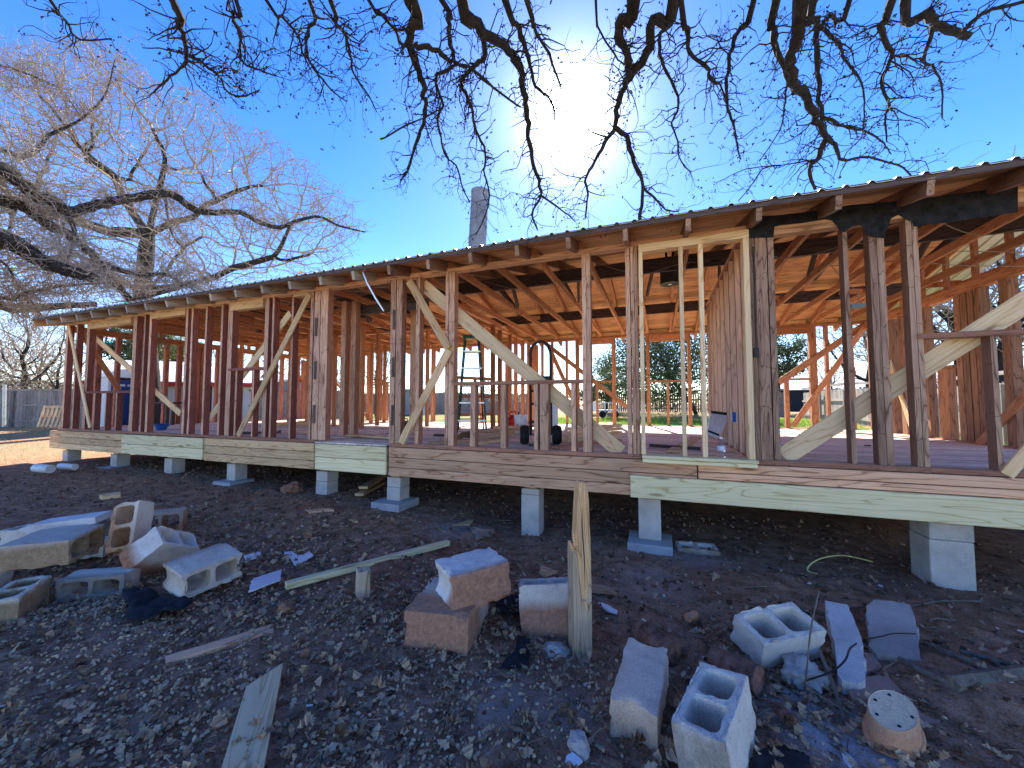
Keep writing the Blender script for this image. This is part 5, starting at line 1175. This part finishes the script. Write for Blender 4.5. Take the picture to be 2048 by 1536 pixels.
# stake
p = gp(725, 1192); z = gs(p.x, p.y); st_ = board('wooden_stake', (p.x, p.y, z - .06), (p.x + .006, p.y, z + .185), .092, .088, M.Rotation(PSI + .55, 3, 'Z') @ V((1, 0, 0)), W_PST, None, .004, label='short cut-off wooden stake standing in front of the green stick', cat='stake')
# broken post: square butt, splintered upper blade
def broken_post():
    p = gp(1160, 1300); z = gs(p.x, p.y); Z = (V((p.x, p.y, z)) - CAM).dot(FW); k = Z / FOC; yaw = PSI + .16; R_ = M.Rotation(yaw, 3, 'Z'); b = V((p.x, p.y, z)); mb = MB(); hw = 18.6 * k
    t = thing('broken_post', 'tall splintered wooden post standing in the foreground', 'post', b)
    def sec(x0, x1, y0, y1, h, j=0): return [b + R_ @ V((x, y, h + random.uniform(-j, j))) for x, y in ((x0, y0), (x1, y0), (x1, y1), (x0, y1))]
    h1 = (1303 - 1092) * k / 1.0
    S = [sec(-hw, hw, -hw, hw, -.06), sec(-hw, hw, -hw, hw, .15), sec(-hw, hw, -hw, hw, h1 * .6), sec(-hw, hw, -hw * .9, hw, h1 * .9, .004), sec(-hw * .95, hw * .98, -hw * .5, hw, h1, .012)]
    for s4 in S: mb.v += s4
    for i in range(len(S) - 1):
        for q in range(4): mb.f.append((i * 4 + q, i * 4 + (q + 1) % 4, i * 4 + 4 + (q + 1) % 4, i * 4 + 4 + q))
    mb.f += [(3, 2, 1, 0), [len(mb.v) - 4 + q for q in range(4)]]; me_ = mb.mesh('butt'); m_ = M.Translation(b) @ R_.to_4x4() @ M.Rotation(-math.pi / 2, 4, 'Y')
    me_.transform(m_.inverted()); put('butt', fixn(me_), W_PST, t, m_)
    H2 = (1303 - 975) * k * 1.02; mb = MB(); S = []
    pr = [(h1 * .52, -.1, .45, -1.02), (h1 * .75, -.35, .9, -1.03), (h1 * .92, -.55, .98, -.95), (h1 * 1.03, -.52, 1.0, -.8), (h1 * 1.2, -.42, 1.0, -.6), (H2 * .88, -.28, .98, -.5), (H2 * .94, -.2, .92, -.4), (H2 * .985, -.02, .55, -.3), (H2, .05, .3, -.2)]
    for h, a, c, y in pr:
        y1_ = .95 if h > h1 else y + .25
        S.append([b + R_ @ V((x * hw, yy * hw, h)) for x, yy in ((a, y), (c, y), (c, y1_), (a, y1_))])
    for s4 in S: mb.v += s4
    for i in range(len(S) - 1):
        for q in range(4): mb.f.append((i * 4 + q, i * 4 + (q + 1) % 4, i * 4 + 4 + (q + 1) % 4, i * 4 + 4 + q))
    mb.f += [(3, 2, 1, 0), [len(mb.v) - 4 + q for q in range(4)]]; me_ = mb.mesh('splinter'); me_.transform(m_.inverted()); put('splinter', fixn(me_), W_SPL, t, m_)
    mb = MB()
    for (x, h, dx, dh) in ((-1.0, h1 * .97, -.5, .06), (-.8, h1, -.25, .10), (-.6, h1 * .99, -.12, .12), (.25, h1 * .5, .25, -.05)):
        q0 = b + R_ @ V((x * hw, -hw * .98, h)); mb.tube([q0, q0 + R_ @ V((dx * hw * .5, -.006, dh * .5)), q0 + R_ @ V((dx * hw, -.010, dh))], [.011, .008, .001], 4)
    mb.put('shard', W_SPL, t)
    mb = MB(); mb.tube([b + R_ @ V((.28 * hw, -1.045 * hw, h1 * .6)), b + R_ @ V((.22 * hw, -.99 * hw, h1 * .9)), b + R_ @ V((.12 * hw, -.66 * hw, h1 * 1.2)), b + R_ @ V((.2 * hw, -.5 * hw, H2 * .86))], [.001, .0035, .003, .001], 4); mb.put('crack', BLACK, t)
broken_post()
# ================================================================ FELT, SHARDS, WIRE
def sheet(name, label, px, mat, cat, amp=.02, thick=.004, seed_=0, lift=.02):
    P = [gp(a, b) for a, b in px]; r = np.random.default_rng(seed_); bm = bmesh.new(); f = bm.faces.new([bm.verts.new((p.x, p.y, 0)) for p in P]); bmesh.ops.triangulate(bm, faces=[f])
    for _ in range(4):
        le = [e for e in bm.edges if e.calc_length() > .035]
        if not le: break
        bmesh.ops.subdivide_edges(bm, edges=le, cuts=1); bmesh.ops.triangulate(bm, faces=bm.faces)
    for v in bm.verts: v.co.z = gs(v.co.x, v.co.y) + lift + amp * NZ.noise((v.co.x * 7 + seed_, v.co.y * 7, 0)) + amp * .5 * NZ.noise((v.co.x * 19, v.co.y * 19, seed_))
    bmesh.ops.recalc_face_normals(bm, faces=bm.faces); bmesh.ops.solidify(bm, geom=bm.faces[:], thickness=thick)
    me_ = bpy.data.meshes.new(name); bm.to_mesh(me_); bm.free(); me_.polygons.foreach_set('use_smooth', [True] * len(me_.polygons)); return recentre(put(name, me_, mat, label=label, cat=cat))
sheet('roofing_felt', 'crumpled black roofing felt sheet in front of the block pile', [(243, 1196), (262, 1189), (312, 1195), (350, 1204), (386, 1213), (372, 1236), (346, 1248), (300, 1250), (244, 1246), (262, 1227), (246, 1214)], FELT, 'roofing felt', .05, .004, 1, .05)
sheet('roofing_felt', 'narrow black felt strip in front of the upright block', [(1035, 1281), (1061, 1281), (1058, 1338), (1036, 1342), (998, 1346), (1012, 1325), (1030, 1312)], FELT, 'roofing felt', .02, .004, 2, .02)
sheet('roofing_felt', 'black felt scrap in the gap between the red blocks', [(985, 1210), (1040, 1195), (1042, 1245), (1020, 1248), (998, 1232)], FELT, 'roofing felt', .04, .004, 3, .04)
sheet('roofing_felt', 'dark felt scrap on the dirt at the bottom right edge', [(1505, 1536), (1530, 1515), (1570, 1508), (1620, 1530), (1620, 1560), (1500, 1560)], FELT, 'roofing felt', .02, .004, 4, .015)
slab('tile_shard', 'largest white tile shard, left of the pale green stick', [(496, 1203), (506, 1171), (563, 1146), (560, 1171)], .012, TILE, 'tile shard', .05, -.1, 21)
slab('tile_shard', 'notched white tile shard above the green stick', [(568, 1111), (585, 1109), (596, 1119), (619, 1107), (627, 1116), (592, 1139)], .012, TILE, 'tile shard', .03, 0, 22)
slab('tile_shard', 'narrow white tile sliver right of the block pile', [(487, 1118), (520, 1109), (521, 1119), (492, 1128)], .012, TILE, 'tile shard', .03, 0, 23)
slab('tile_shard', 'curved white shard right of the broken post', [(1202, 1210), (1212, 1214), (1235, 1226), (1234, 1232), (1218, 1228), (1206, 1220)], .01, TILE, 'tile shard', .02, 0, 24)
slab('tile_shard', 'white shard on the ash at the bottom right', [(1682, 1508), (1700, 1520), (1716, 1540), (1700, 1545), (1688, 1530)], .01, TILE, 'tile shard', .02, 0, 25)
slab('tile_shard', 'white shard poking out below the bottom edge of the picture', [(1133, 1528), (1145, 1520), (1165, 1536), (1150, 1548), (1130, 1545)], .01, TILE, 'tile shard', .03, 0, 26)
def strand(name, label, px, r_, mat, lifts, cat):
    P = []
    for (a, b), h in zip(px, lifts):
        p = gp(a, b, h); p.z = gs(p.x, p.y) + h; P.append(p)
    mb = MB(); mb.tube(smoothpath(P, 6), r_, 6); return recentre(mb.put(name, mat, label=label, cat=cat, smooth=True))
strand('plastic_strip', 'bent pale yellow strip lying near the right pier', [(1634, 1146), (1615, 1139), (1624, 1124), (1650, 1113), (1690, 1110), (1745, 1121)], .006, plain('pale_yellow_strip', (.6, .52, .2), .5), (.01, .02, .08, .10, .09, .03), 'strip')
strand('wire', 'thin dark wire lying over the concrete chunk and slab', [(1612, 1356), (1662, 1342), (1690, 1322), (1700, 1302), (1713, 1290)], .004, BLACK, (.05, .12, .15, .14, .12), 'wire')
strand('wire', 'thin dark wire crossing the dirty slab', [(1737, 1280), (1765, 1278), (1790, 1276), (1832, 1272)], .003, BLACK, (.06, .065, .065, .06), 'wire')
strand('dead_stem', 'thin dry stem rising before the clean block', [(1609, 1376), (1614, 1330), (1622, 1250), (1638, 1180)],   .0035, STICK, (.02, .15, .30, .42), 'stem')
strand('stick', 'dry stick standing between the rubble lump and the chunk', [(1640, 1300), (1660, 1350), (1680, 1410), (1690, 1450)],   .009, STICK, (.14, .08, .03, .0), 'stick')
for i, (P, lab) in enumerate((([(1850, 1290), (1900, 1325), (1960, 1360)], 'forked grey stick right of the thin slab'), ([(1800, 1335), (1860, 1370), (1925, 1400)], 'long grey stick below the thin slab'), ([(1900, 1392), (2080, 1345)], 'thick brown log end at the right edge'), ([(1920, 1310), (2000, 1330), (2060, 1350)], 'grey stick near the right edge above the log'), ([(1640, 1225), (1720, 1216), (1800, 1217), (1880, 1200), (1960, 1200)], 'long thin root crossing the dirt at the right'))):
    strand('stick', lab, P, (.014, .014, .04, .012, .006)[i], STICK, [.02] * len(P), 'stick')
# ================================================================ LITTER
r = np.random.default_rng(77)
LV = [(0, -.5), (.09, -.34), (.23, -.30), (.15, -.12), (.33, -.02), (.19, .12), (.29, .28), (.14, .34), (.02, .5), (-.14, .36), (-.28, .26), (-.18, .12), (-.34, .0), (-.16, -.13), (-.22, -.3), (-.08, -.35)]
vs_ = []; fs = []
def dens(x, y):
    d_ = .5 + .9 * NZ.noise((x * 1.1, y * 1.1, 9)) + .35 * NZ.noise((x * 3, y * 3, 2)); d_ *= min(1, max(.05, (3.3 - y) / 1.1 + .12)) ; d_ *= .5 if x > 1.2 else 1
    if abs(x + .2) < .5 and 2.2 < y < 3.2: d_ *= .35
    return d_
cnt = 0
while cnt < 7200:
    x, y = r.uniform(-5.5, 2.6), r.uniform(.5, 3.9)
    if r.random() > dens(x, y): continue
    cnt += 1; s_ = r.uniform(.035, .085); n_ = V((r.normal() * .35, r.normal() * .35, 1)).normalized(); an = r.uniform(0, 6.28); c = V((x, y, gs(x, y) + r.uniform(.002, .022)))
    a = n_.orthogonal().normalized(); b = n_.cross(a); u = a * math.cos(an) + b * math.sin(an); v = n_.cross(u); cu = r.normal() * .9; n0 = len(vs_)
    ww = r.uniform(.55, .95)
    for lx, lyy in LV: vs_.append(c + u * lx * s_ * ww + v * lyy * s_ + n_ * (s_ * (cu * (lx * lx * 2.6 + .35 * lyy * lyy) + r.normal() * .04)))
    for q in range(1, 8): fs.append((n0 + q - 1 if q > 1 else n0, n0 + q, n0 + 16 - q, n0 + (17 - q) if q > 1 else n0) if q > 1 else (n0, n0 + 1, n0 + 15))
    fs.append((n0 + 7, n0 + 8, n0 + 9))
put('leaf_litter', mesh('leaf_litter', vs_, fs), LEAFB, label='curled dead oak leaves scattered over the dirt', cat='leaves', kind='stuff')
vs_ = MB()
cnt = 0
ico = bmesh.new(); bmesh.ops.create_icosphere(ico, subdivisions=1, radius=1); IV = [v.co.copy() for v in ico.verts]; ico.verts.index_update(); IF = [[v.index for v in f.verts] for f in ico.faces]; ico.free()
while cnt < 5200:
    x, y = r.uniform(-4, 1.2), r.uniform(.5, 3.0)
    d_ = (.55 + 1.1 * NZ.noise((x * 1.6, y * 1.6, 19))) * (1.0 if x < -.3 else .35) * min(1, max(.04, (2.5 - y)))
    if r.random() > d_: continue
    cnt += 1; s_ = r.uniform(.0045, .0095); c = V((x, y, gs(x, y) + s_ * .7)); R_ = M.Rotation(r.uniform(0, 6.28), 3, 'Z') @ M.Rotation(r.uniform(-1, 1), 3, 'Y'); n0 = len(vs_.v); e = r.uniform(1.1, 1.6)
    vs_.v += [c + R_ @ V((p.x * s_ * e, p.y * s_, p.z * s_)) for p in IV]; vs_.f += [[n0 + q for q in f] for f in IF]
vs_.put('acorn_litter', ACORN, smooth=True, label='acorns and pebbles strewn over the near dirt', cat='acorns', kind='stuff')
mb = MB()
for k in range(4200):
    x, y = r.uniform(-8, 2.8), r.uniform(.5, 4.4)
    if r.random() > dens(x, y) + .25: continue
    L = .03 + .2 * r.random() ** 3; an = r.uniform(0, 6.28); z = gs(x, y) + .008; d_ = V((math.cos(an), math.sin(an), r.normal() * .06)); mid = V((r.normal(), r.normal(), .3)) * L * .1
    mb.tube([V((x, y, z)), V((x, y, z)) + d_ * L * .5 + mid, V((x, y, z)) + d_ * L], [.0028, .0022, .0012], 3, False)
mb.put('twig_litter', leafmat('twig_bits', (.06, .035, .02), (.46, .32, .2), 0), label='small dead twigs scattered over the dirt', cat='twigs', kind='stuff')
mb = MB()
for k in range(650):
    x, y = r.uniform(-6, 3.0), .6 + 3.3 * r.random() ** .8
    s_ = .003 + .010 * r.random() ** 2.5; c = V((x, y, gs(x, y) + s_ * .4)); mb.box(c, (s_ * 2.2, s_ * r.uniform(.6, 1.6), s_ * .5), M.Rotation(r.uniform(0, 6), 3, 'Z') @ M.Rotation(r.normal() * .4, 3, 'X'))
mb.put('chip_litter', leafmat('pale_chips', (.35, .27, .2), (.8, .74, .66), 0), label='white plaster and wood chips scattered over the dirt', cat='chips', kind='stuff')
mb = MB()
for k in range(13000):
    x, y = r.uniform(-10, 3.4), .5 + 4.8 * r.random()
    s_ = (.003 + .012 * r.random() ** 3) * (1.6 if y > 2.6 or x < -5 else 1); blob(mb, (x, y, gs(x, y) + s_ * .3), s_, r)
mb.put('soil_crumbs', leafmat('soil_crumb', (.05, .027, .016), (.34, .2, .125), 0), label='loose crumbs of dark soil over the ground', cat='soil', kind='stuff')
# ================================================================ THINGS ON THE HOUSE FLOOR
FT = .915
def floor_pt(px, py): return atz(px, py, FT)
# step ladder
def ladder():
    tp = floor_pt(943, 864); yaw = PSI + .12; R_ = M.Rotation(yaw, 3, 'Z'); Hh = aty(935, 674, tp.y).z - FT
    t = thing('step_ladder', 'green fibreglass step ladder standing open behind the centre window', 'ladder', tp, 0)
    P = lambda x, y, z: tp + R_ @ V((x, y, z))
    for sx in (-1, 1):
        board('side_rail', P(sx * .25, -.30, 0), P(sx * .13, .02, Hh - .03), .07, .03, R_ @ V((1, 0, 0)), GREEN, t)
        mb = MB(); mb.tube([P(sx * .24, .52, 0), P(sx * .11, .06, Hh - .05)], .014, 6); mb.put('rear_leg', BLACK, t)
    for k in range(5):
        f_ = (k + .7) / 5.6; w_ = .25 - .12 * f_; y = -.30 + .32 * f_; o = bbox('step', (-1, 0, 0), (1, .1, .1), ALU, t) if False else None
        mb = MB(); mb.box(P(0, y, f_ * Hh), (2 * w_, .085, .025), R_); mb.put('step', ALU, t)
        if k % 2 == 0:
            mb = MB(); mb.tube([P(-(.24 - .13 * f_), .52 - .46 * f_, f_ * Hh), P(.24 - .13 * f_, .52 - .46 * f_, f_ * Hh)], .01, 5); mb.put('rear_brace', BLACK, t)
    mb = MB(); mb.box(P(0, .03, Hh), (.33, .16, .06), R_); mb.put('top_cap', GREEN, t)
    for sx in (-1, 1):
        mb = MB(); mb.tube([P(sx * .19, -.14, Hh * .5), P(sx * .18, .14, Hh * .48), P(sx * .175, .29, Hh * .5)], .006, 4); mb.put('spreader', ALU, t)
ladder()
# hand truck
def hand_truck():
    c = floor_pt(1082, 890); R_ = M.Rotation(PSI * .9, 3, 'Z'); P = lambda x, y, z: c + R_ @ V((x, y, z)); Hh = aty(1092, 681, c.y).z - FT; hw = .125
    t = thing('hand_truck', 'black two wheeled hand truck with pneumatic tyres behind the window sill', 'hand truck', c)
    mb = MB(); arc = [P(-hw, .02, .12), P(-hw, .05, Hh - .16)] + [P(-hw * math.cos(a), .05, Hh - .16 + .16 * math.sin(a)) for a in np.linspace(.25, math.pi - .25, 9)] + [P(hw, .05, Hh - .16), P(hw, .02, .12)]
    mb.tube(arc, .018, 8); mb.put('frame', BLACK, t, True)
    mb = MB(); mb.box(P(0, .05, .80), (2 * hw, .03, .09), R_); mb.put('cross_plate', BLACK, t)
    for z in (.28, .5, .66): mb = MB(); mb.box(P(0, .05, z), (2 * hw, .02, .03), R_); mb.put('crossbar', BLACK, t)
    mb = MB(); mb.box(P(0, -.08, .02), (.3, .2, .012), R_); mb.put('toe_plate', BLACK, t)
    mb = MB(); mb.tube([P(-.2, .09, .118), P(.2, .09, .118)], .012, 8); mb.put('axle', ALU, t)
    for sx in (-1, 1):
        Rw = R_ @ M.Rotation(math.pi / 2, 3, 'Y'); wc = P(sx * .2, .09, .118)
        mb = MB(); mb.lathe([(.06, -.045), (.1, -.055), (.116, -.03), (.119, 0), (.116, .03), (.1, .055), (.06, .045)], 24, wc, Rw, False, False); wh = mb.put('wheel', RUB, t, True)
        mb = MB(); mb.lathe([(.012, -.03), (.05, -.03), (.06, -.034), (.06, .034), (.05, .03), (.012, .03)], 18, wc, Rw); mb.put('rim', WHITE, wh)
hand_truck()
c = floor_pt(1103, 880) + V((0, .12, 0)); t = tag(bbox('white_board', c + V((-.055, .0, .02)), c + V((.055, .03, .52)), WHITE, None), 'white panel standing upright behind the hand truck', 'panel')
def bucket():
    c = floor_pt(1042, 866); k = 1.0; t = thing('bucket', 'white plastic bucket standing left of the hand truck', 'bucket', c)
    mb = MB(); mb.lathe([(.095, 0), (.10, .01), (.118, .29)], 28, c, capt=False); mb.lathe([(.118, .29), (.124, .292), (.124, .31), (.118, .312), (.112, .31), (.094, .02)], 28, c, None, False, True); mb.lathe([(.1195, .24), (.122, .245), (.122, .255), (.1195, .26)], 28, c, None, False, False); mb.put('body', WHITE, t, True)
    mb = MB(); d_ = RT; mb.tube([c + d_ * .122 + V((0, 0, .27))] + [c + d_ * (.122 * math.cos(a)) - FH * .127 * math.sin(a) + V((0, 0, .27 - .12 * math.sin(a))) for a in np.linspace(.2, math.pi - .2, 8)] + [c - d_ * .122 + V((0, 0, .27))], .003, 5); mb.put('handle', ALU, t)
    for i, (x, z) in enumerate(((-.06, .15), (-.05, .11), (-.068, .085))):
        a = math.asin(x / .108); q = c + RT * .111 * math.sin(a) - FH * .1115 * math.cos(a) + V((0, 0, z)); mb = MB(); mb.lathe([(.012, 0), (.012, .001)], 10, q, (-FH).to_track_quat('Z', 'Y').to_matrix()); mb.put('printed_mark', BLACK, t)
bucket()
def jug():
    c = floor_pt(1026, 856); R_ = M.Rotation(PSI, 3, 'Z'); t = thing('fuel_can', 'red plastic fuel can standing behind the white bucket', 'fuel can', c)
    bm = bmesh.new(); bmesh.ops.create_cube(bm, size=1); bmesh.ops.scale(bm, vec=(.24, .2, .26), verts=bm.verts); bmesh.ops.translate(bm, vec=(0, 0, .14), verts=bm.verts); bmesh.ops.bevel(bm, geom=bm.edges[:], offset=.05, segments=3, affect='EDGES'); me_ = bpy.data.meshes.new('body'); bm.to_mesh(me_); bm.free(); me_.polygons.foreach_set('use_smooth', [True] * len(me_.polygons)); put('body', me_, RED, t, M.Translation(c) @ R_.to_4x4())
    mb = MB(); mb.tube([c + R_ @ V((-.07, 0, .26)), c + R_ @ V((-.06, 0, .33)), c + R_ @ V((.05, 0, .34)), c + R_ @ V((.07, 0, .26))], .018, 8); mb.put('handle', RED, t, True)
    mb = MB(); mb.tube([c + R_ @ V((.1, 0, .25)), c + R_ @ V((.12, 0, .33))], .02, 8); mb.put('spout', BLACK, t)
jug()
c = floor_pt(810, 860); t = thing('tool_bag', 'small black tool bag on the floor behind the left centre post', 'bag', c)
bm = bmesh.new(); bmesh.ops.create_cube(bm, size=1); bmesh.ops.scale(bm, vec=(.2, .14, .17), verts=bm.verts); bmesh.ops.bevel(bm, geom=bm.edges[:], offset=.04, segments=2, affect='EDGES'); bmesh.ops.translate(bm, vec=(0, 0, .085), verts=bm.verts); me_ = bpy.data.meshes.new('body'); bm.to_mesh(me_); bm.free(); put('body', me_, BLACK, t, M.Translation(c))
mb = MB(); mb.tube([c + V((-.06, 0, .16)), c + V((-.04, 0, .22)), c + V((.04, 0, .22)), c + V((.06, 0, .16))], .01, 6); mb.put('handle', BLACK, t)
# orange timber rack
def rack():
    a = floor_pt(912, 860); b = floor_pt(988, 856); Hh = aty(950, 757, b.y).z - FT; t = thing('wooden_rack', 'ladder like wooden rack of sticks standing behind the step ladder', 'rack', (a + b) / 2); d_ = (b - a).normalized(); n_ = V((-d_.y, d_.x, 0))
    for k in (0, .5, 1.0): q = a.lerp(b, k); board('upright', q, q + V((0, 0, Hh)) - d_ * (.05 * k), .07, .035, d_, W_INT, t)
    for f_ in (.28, .62, .97): board('rung', a + V((0, 0, Hh * f_)) - n_ * .03, b + V((0, 0, Hh * f_)) - n_ * .03, .06, .02, n_, W_INT, t)
rack()
# ribbed metal panel leaning by the partition
P = [aty(a, b, Y) for a, b, Y in ((1414, 868, 4.95), (1434, 877, 4.95), (1461, 831, 5.25), (1421, 826, 5.25))]
P[0].z = max(P[0].z, FT + .01); t = thing('metal_sheet', 'ribbed silver metal sheet leaning against the dark partition', 'metal sheet', (P[0] + P[1]) / 2)
PALEM = plain('pale_ribbed_metal', (.72, .72, .74), .45, .15, .08); u = P[1] - P[0]; v = ((P[3] - P[0]) + (P[2] - P[1])) / 2; n_ = u.cross(v).normalized()
if n_.y > 0: n_ = -n_
for k in range(7):
    q = P[0].lerp(P[1], (k + .5) / 7); q2 = P[3].lerp(P[2], (k + .5) / 7); board('rib', q, q2, .03, .025, n_, PALEM, t)
mb = MB(); mb.prism([p - n_ * .02 for p in P], n_ * .006); put('backing', fixn(mb.mesh()), STEEL, t)
board('clip', P[3] + n_ * .015, P[2] + n_ * .015, .035, .02, n_, BLACK, t); board('clip', P[0].lerp(P[3], .1) + n_ * .015, P[1].lerp(P[2], .1) + n_ * .015, .02, .02, n_, BLACK, t)
# water bottle on the pale sill
def bottle():
    c = aty(1443, 911, Y0 + .02); c.z = .935; gl = NB('clear_plastic'); gl.b.inputs['Transmission Weight'].default_value = 1; gl.b.inputs['Roughness'].default_value = .05; gl.b.inputs['IOR'].default_value = 1.2; gl.col((.9, .95, 1, 1))
    t = thing('water_bottle', 'clear plastic water bottle standing on the pale new sill', 'bottle', c)
    mb = MB(); mb.lathe([(.03, 0), (.033, .01), (.033, .045), (.03, .05), (.033, .055), (.033, .12), (.012, .155), (.012, .165)], 18, c); mb.put('body', gl.m, t, True)
    mb = MB(); mb.lathe([(.014, .163), (.014, .178), (.012, .18)], 14, c); mb.put('cap', WHITE, t)
    mb = MB(); mb.lathe([(.0335, .06), (.0335, .10)], 18, c, None, False, False); mb.put('paper_band', plain('pale_label', (.55, .62, .75), .5), t)
bottle()
p = atx(1472, 834, XP - .05); t = thing('outlet_box', 'blue plastic outlet box fixed to the dark partition', 'outlet box', p); bbox('box', p - V((.04, .05, .05)), p + V((0, .05, .05)), BLUE, t); bbox('bracket', p + V((-.01, -.09, -.06)), p + V((0, -.06, .05)), WHITE, t)
def bowl():
    c = floor_pt(323, 860); t = thing('plastic_bowl', 'blue plastic bowl on the floor near the left window', 'bowl', c)
    mb = MB(); mb.lathe([(.06, 0), (.07, .005), (.105, .11), (.112, .115), (.108, .12), (.1, .11), (.065, .015), (.005, .014)], 22, c); mb.put('body', BLUE, t, True)
bowl()
# boards and offcuts on the floor
def fb(a, b, w_, t_, mat, lift, label, group='boards lying about on the house floor', name='lumber_board'):
    p = floor_pt(*a); q = floor_pt(*b); p.z = q.z = FT + t_ / 2 + lift; return board(name, p, q, w_, t_, (0, 0, 1), mat, None, label=label, cat='board', group=group)
for i, (a, b, lab) in enumerate((((945, 890), (1010, 882), 'lowest front board of the stack under the centre window'), ((950, 884), (1025, 872), 'second board of the stack under the centre window'), ((948, 878), (1060, 868), 'third board of the stack under the centre window'), ((990, 872), (1100, 866), 'topmost board of the stack under the centre window'))):
    fb(a, b, .11, .036, W_NEW if i < 2 else W_TAN, .037 * i, lab)
for i in range(4): fb((1130 + i * 3, 885 - i * 2), (1240, 874 - i * 2), .09, .04, W_NEW, .041 * i, ('bottom', 'second', 'third', 'top')[i] + ' board of the timber stack right of the hand truck')
fb((1110, 898), (1230, 880), .2, .02, W_BRN, 0, 'wide brown board lying on the floor behind the wheel')
fb((680, 876), (776, 866), .16, .02, W_FLR, 0, 'loose grey board lying across the doorway'); fb((690, 873), (790, 880), .12, .02, W_TAN, .021, 'loose tan board lying crosswise in the doorway')
fb((860, 888), (935, 884), .14, .03, W_TAN, 0, 'tan board lying below the left centre window'); fb((870, 872), (960, 876), .1, .03, W_DRK, 0, 'dark board lying below the step ladder')
fb((1345, 905), (1392, 876), .13, .02, W_TAN, 0, 'short tan board lying in the new door frame'); fb((1300, 893), (1400, 900), .06, .03, W_DRK, 0, 'thin dark strip lying inside the new door frame')
fb((1448, 868), (1500, 900), .05, .025, W_INT, .02, 'narrow stick lying along the dark partition')
fb((470, 868), (560, 866), .12, .03, W_DRK, 0, 'dark board lying behind the left window'); fb((590, 864), (640, 866), .1, .03, W_BRN, 0, 'brown board lying left of the doorway'); fb((540, 852), (620, 850), .09, .08, W_TAN, 0, 'thick tan timber lying deep inside the left room'); fb((600, 845), (616, 845), .25, .06, W_NEW, 0, 'pale block of timber in the sun behind the left room')
# bent cardboard
p = floor_pt(905, 882); q = floor_pt(940, 876); mb = MB(); up_ = V((0, 0, 1))
mb.prism([p, p.lerp(q, .5) + up_ * .10, q + up_ * .02, q + V((0, .25, .02)), p.lerp(q, .5) + V((0, .25, .1)), p + V((0, .25, 0))], up_ * .006); o = put('cardboard', fixn(mb.mesh()), CARD, label='bent brown cardboard on the floor by the ladder', cat='cardboard'); recentre(o)
# small offcuts
for (a, b), lab in (((1610, 880), 'dark wood offcut on the floor above the foot of the wide pale brace'), ((1735, 892), 'dark wood offcut on the floor just left of the wide double stud'), ((1668, 868), 'dark wood offcut near the sunlit strip left of the single stud'), ((1850, 890), 'dark wood offcut on the floor right of the stamped stud'), ((700, 858), 'dark wood offcut on the floor inside the doorway'), ((560, 862), 'dark wood offcut on the floor left of the left doorway column')):
    pp_ = floor_pt(a, b); bbox('wood_offcut', pp_ + V((-.03, -.012, .0)), pp_ + V((.03, .012, .012)), W_DRK, None, label=lab, cat='offcut', group='wood offcuts on the floor')
# workbench seen through the left window
c = atz(318, 852, FT); t = thing('workbench', 'dark wooden bench standing deep in the left room', 'bench', c)
for sx in (-.28, .28): bbox('leg', c + V((sx - .03, -.03, 0)), c + V((sx + .03, .03, .5)), W_DRK, t); bbox('leg', c + V((sx - .03, .37, 0)), c + V((sx + .03, .43, .5)), W_DRK, t)
bbox('top', c + V((-.38, -.08, .501)), c + V((.38, .48, .54)), W_DRK, t)
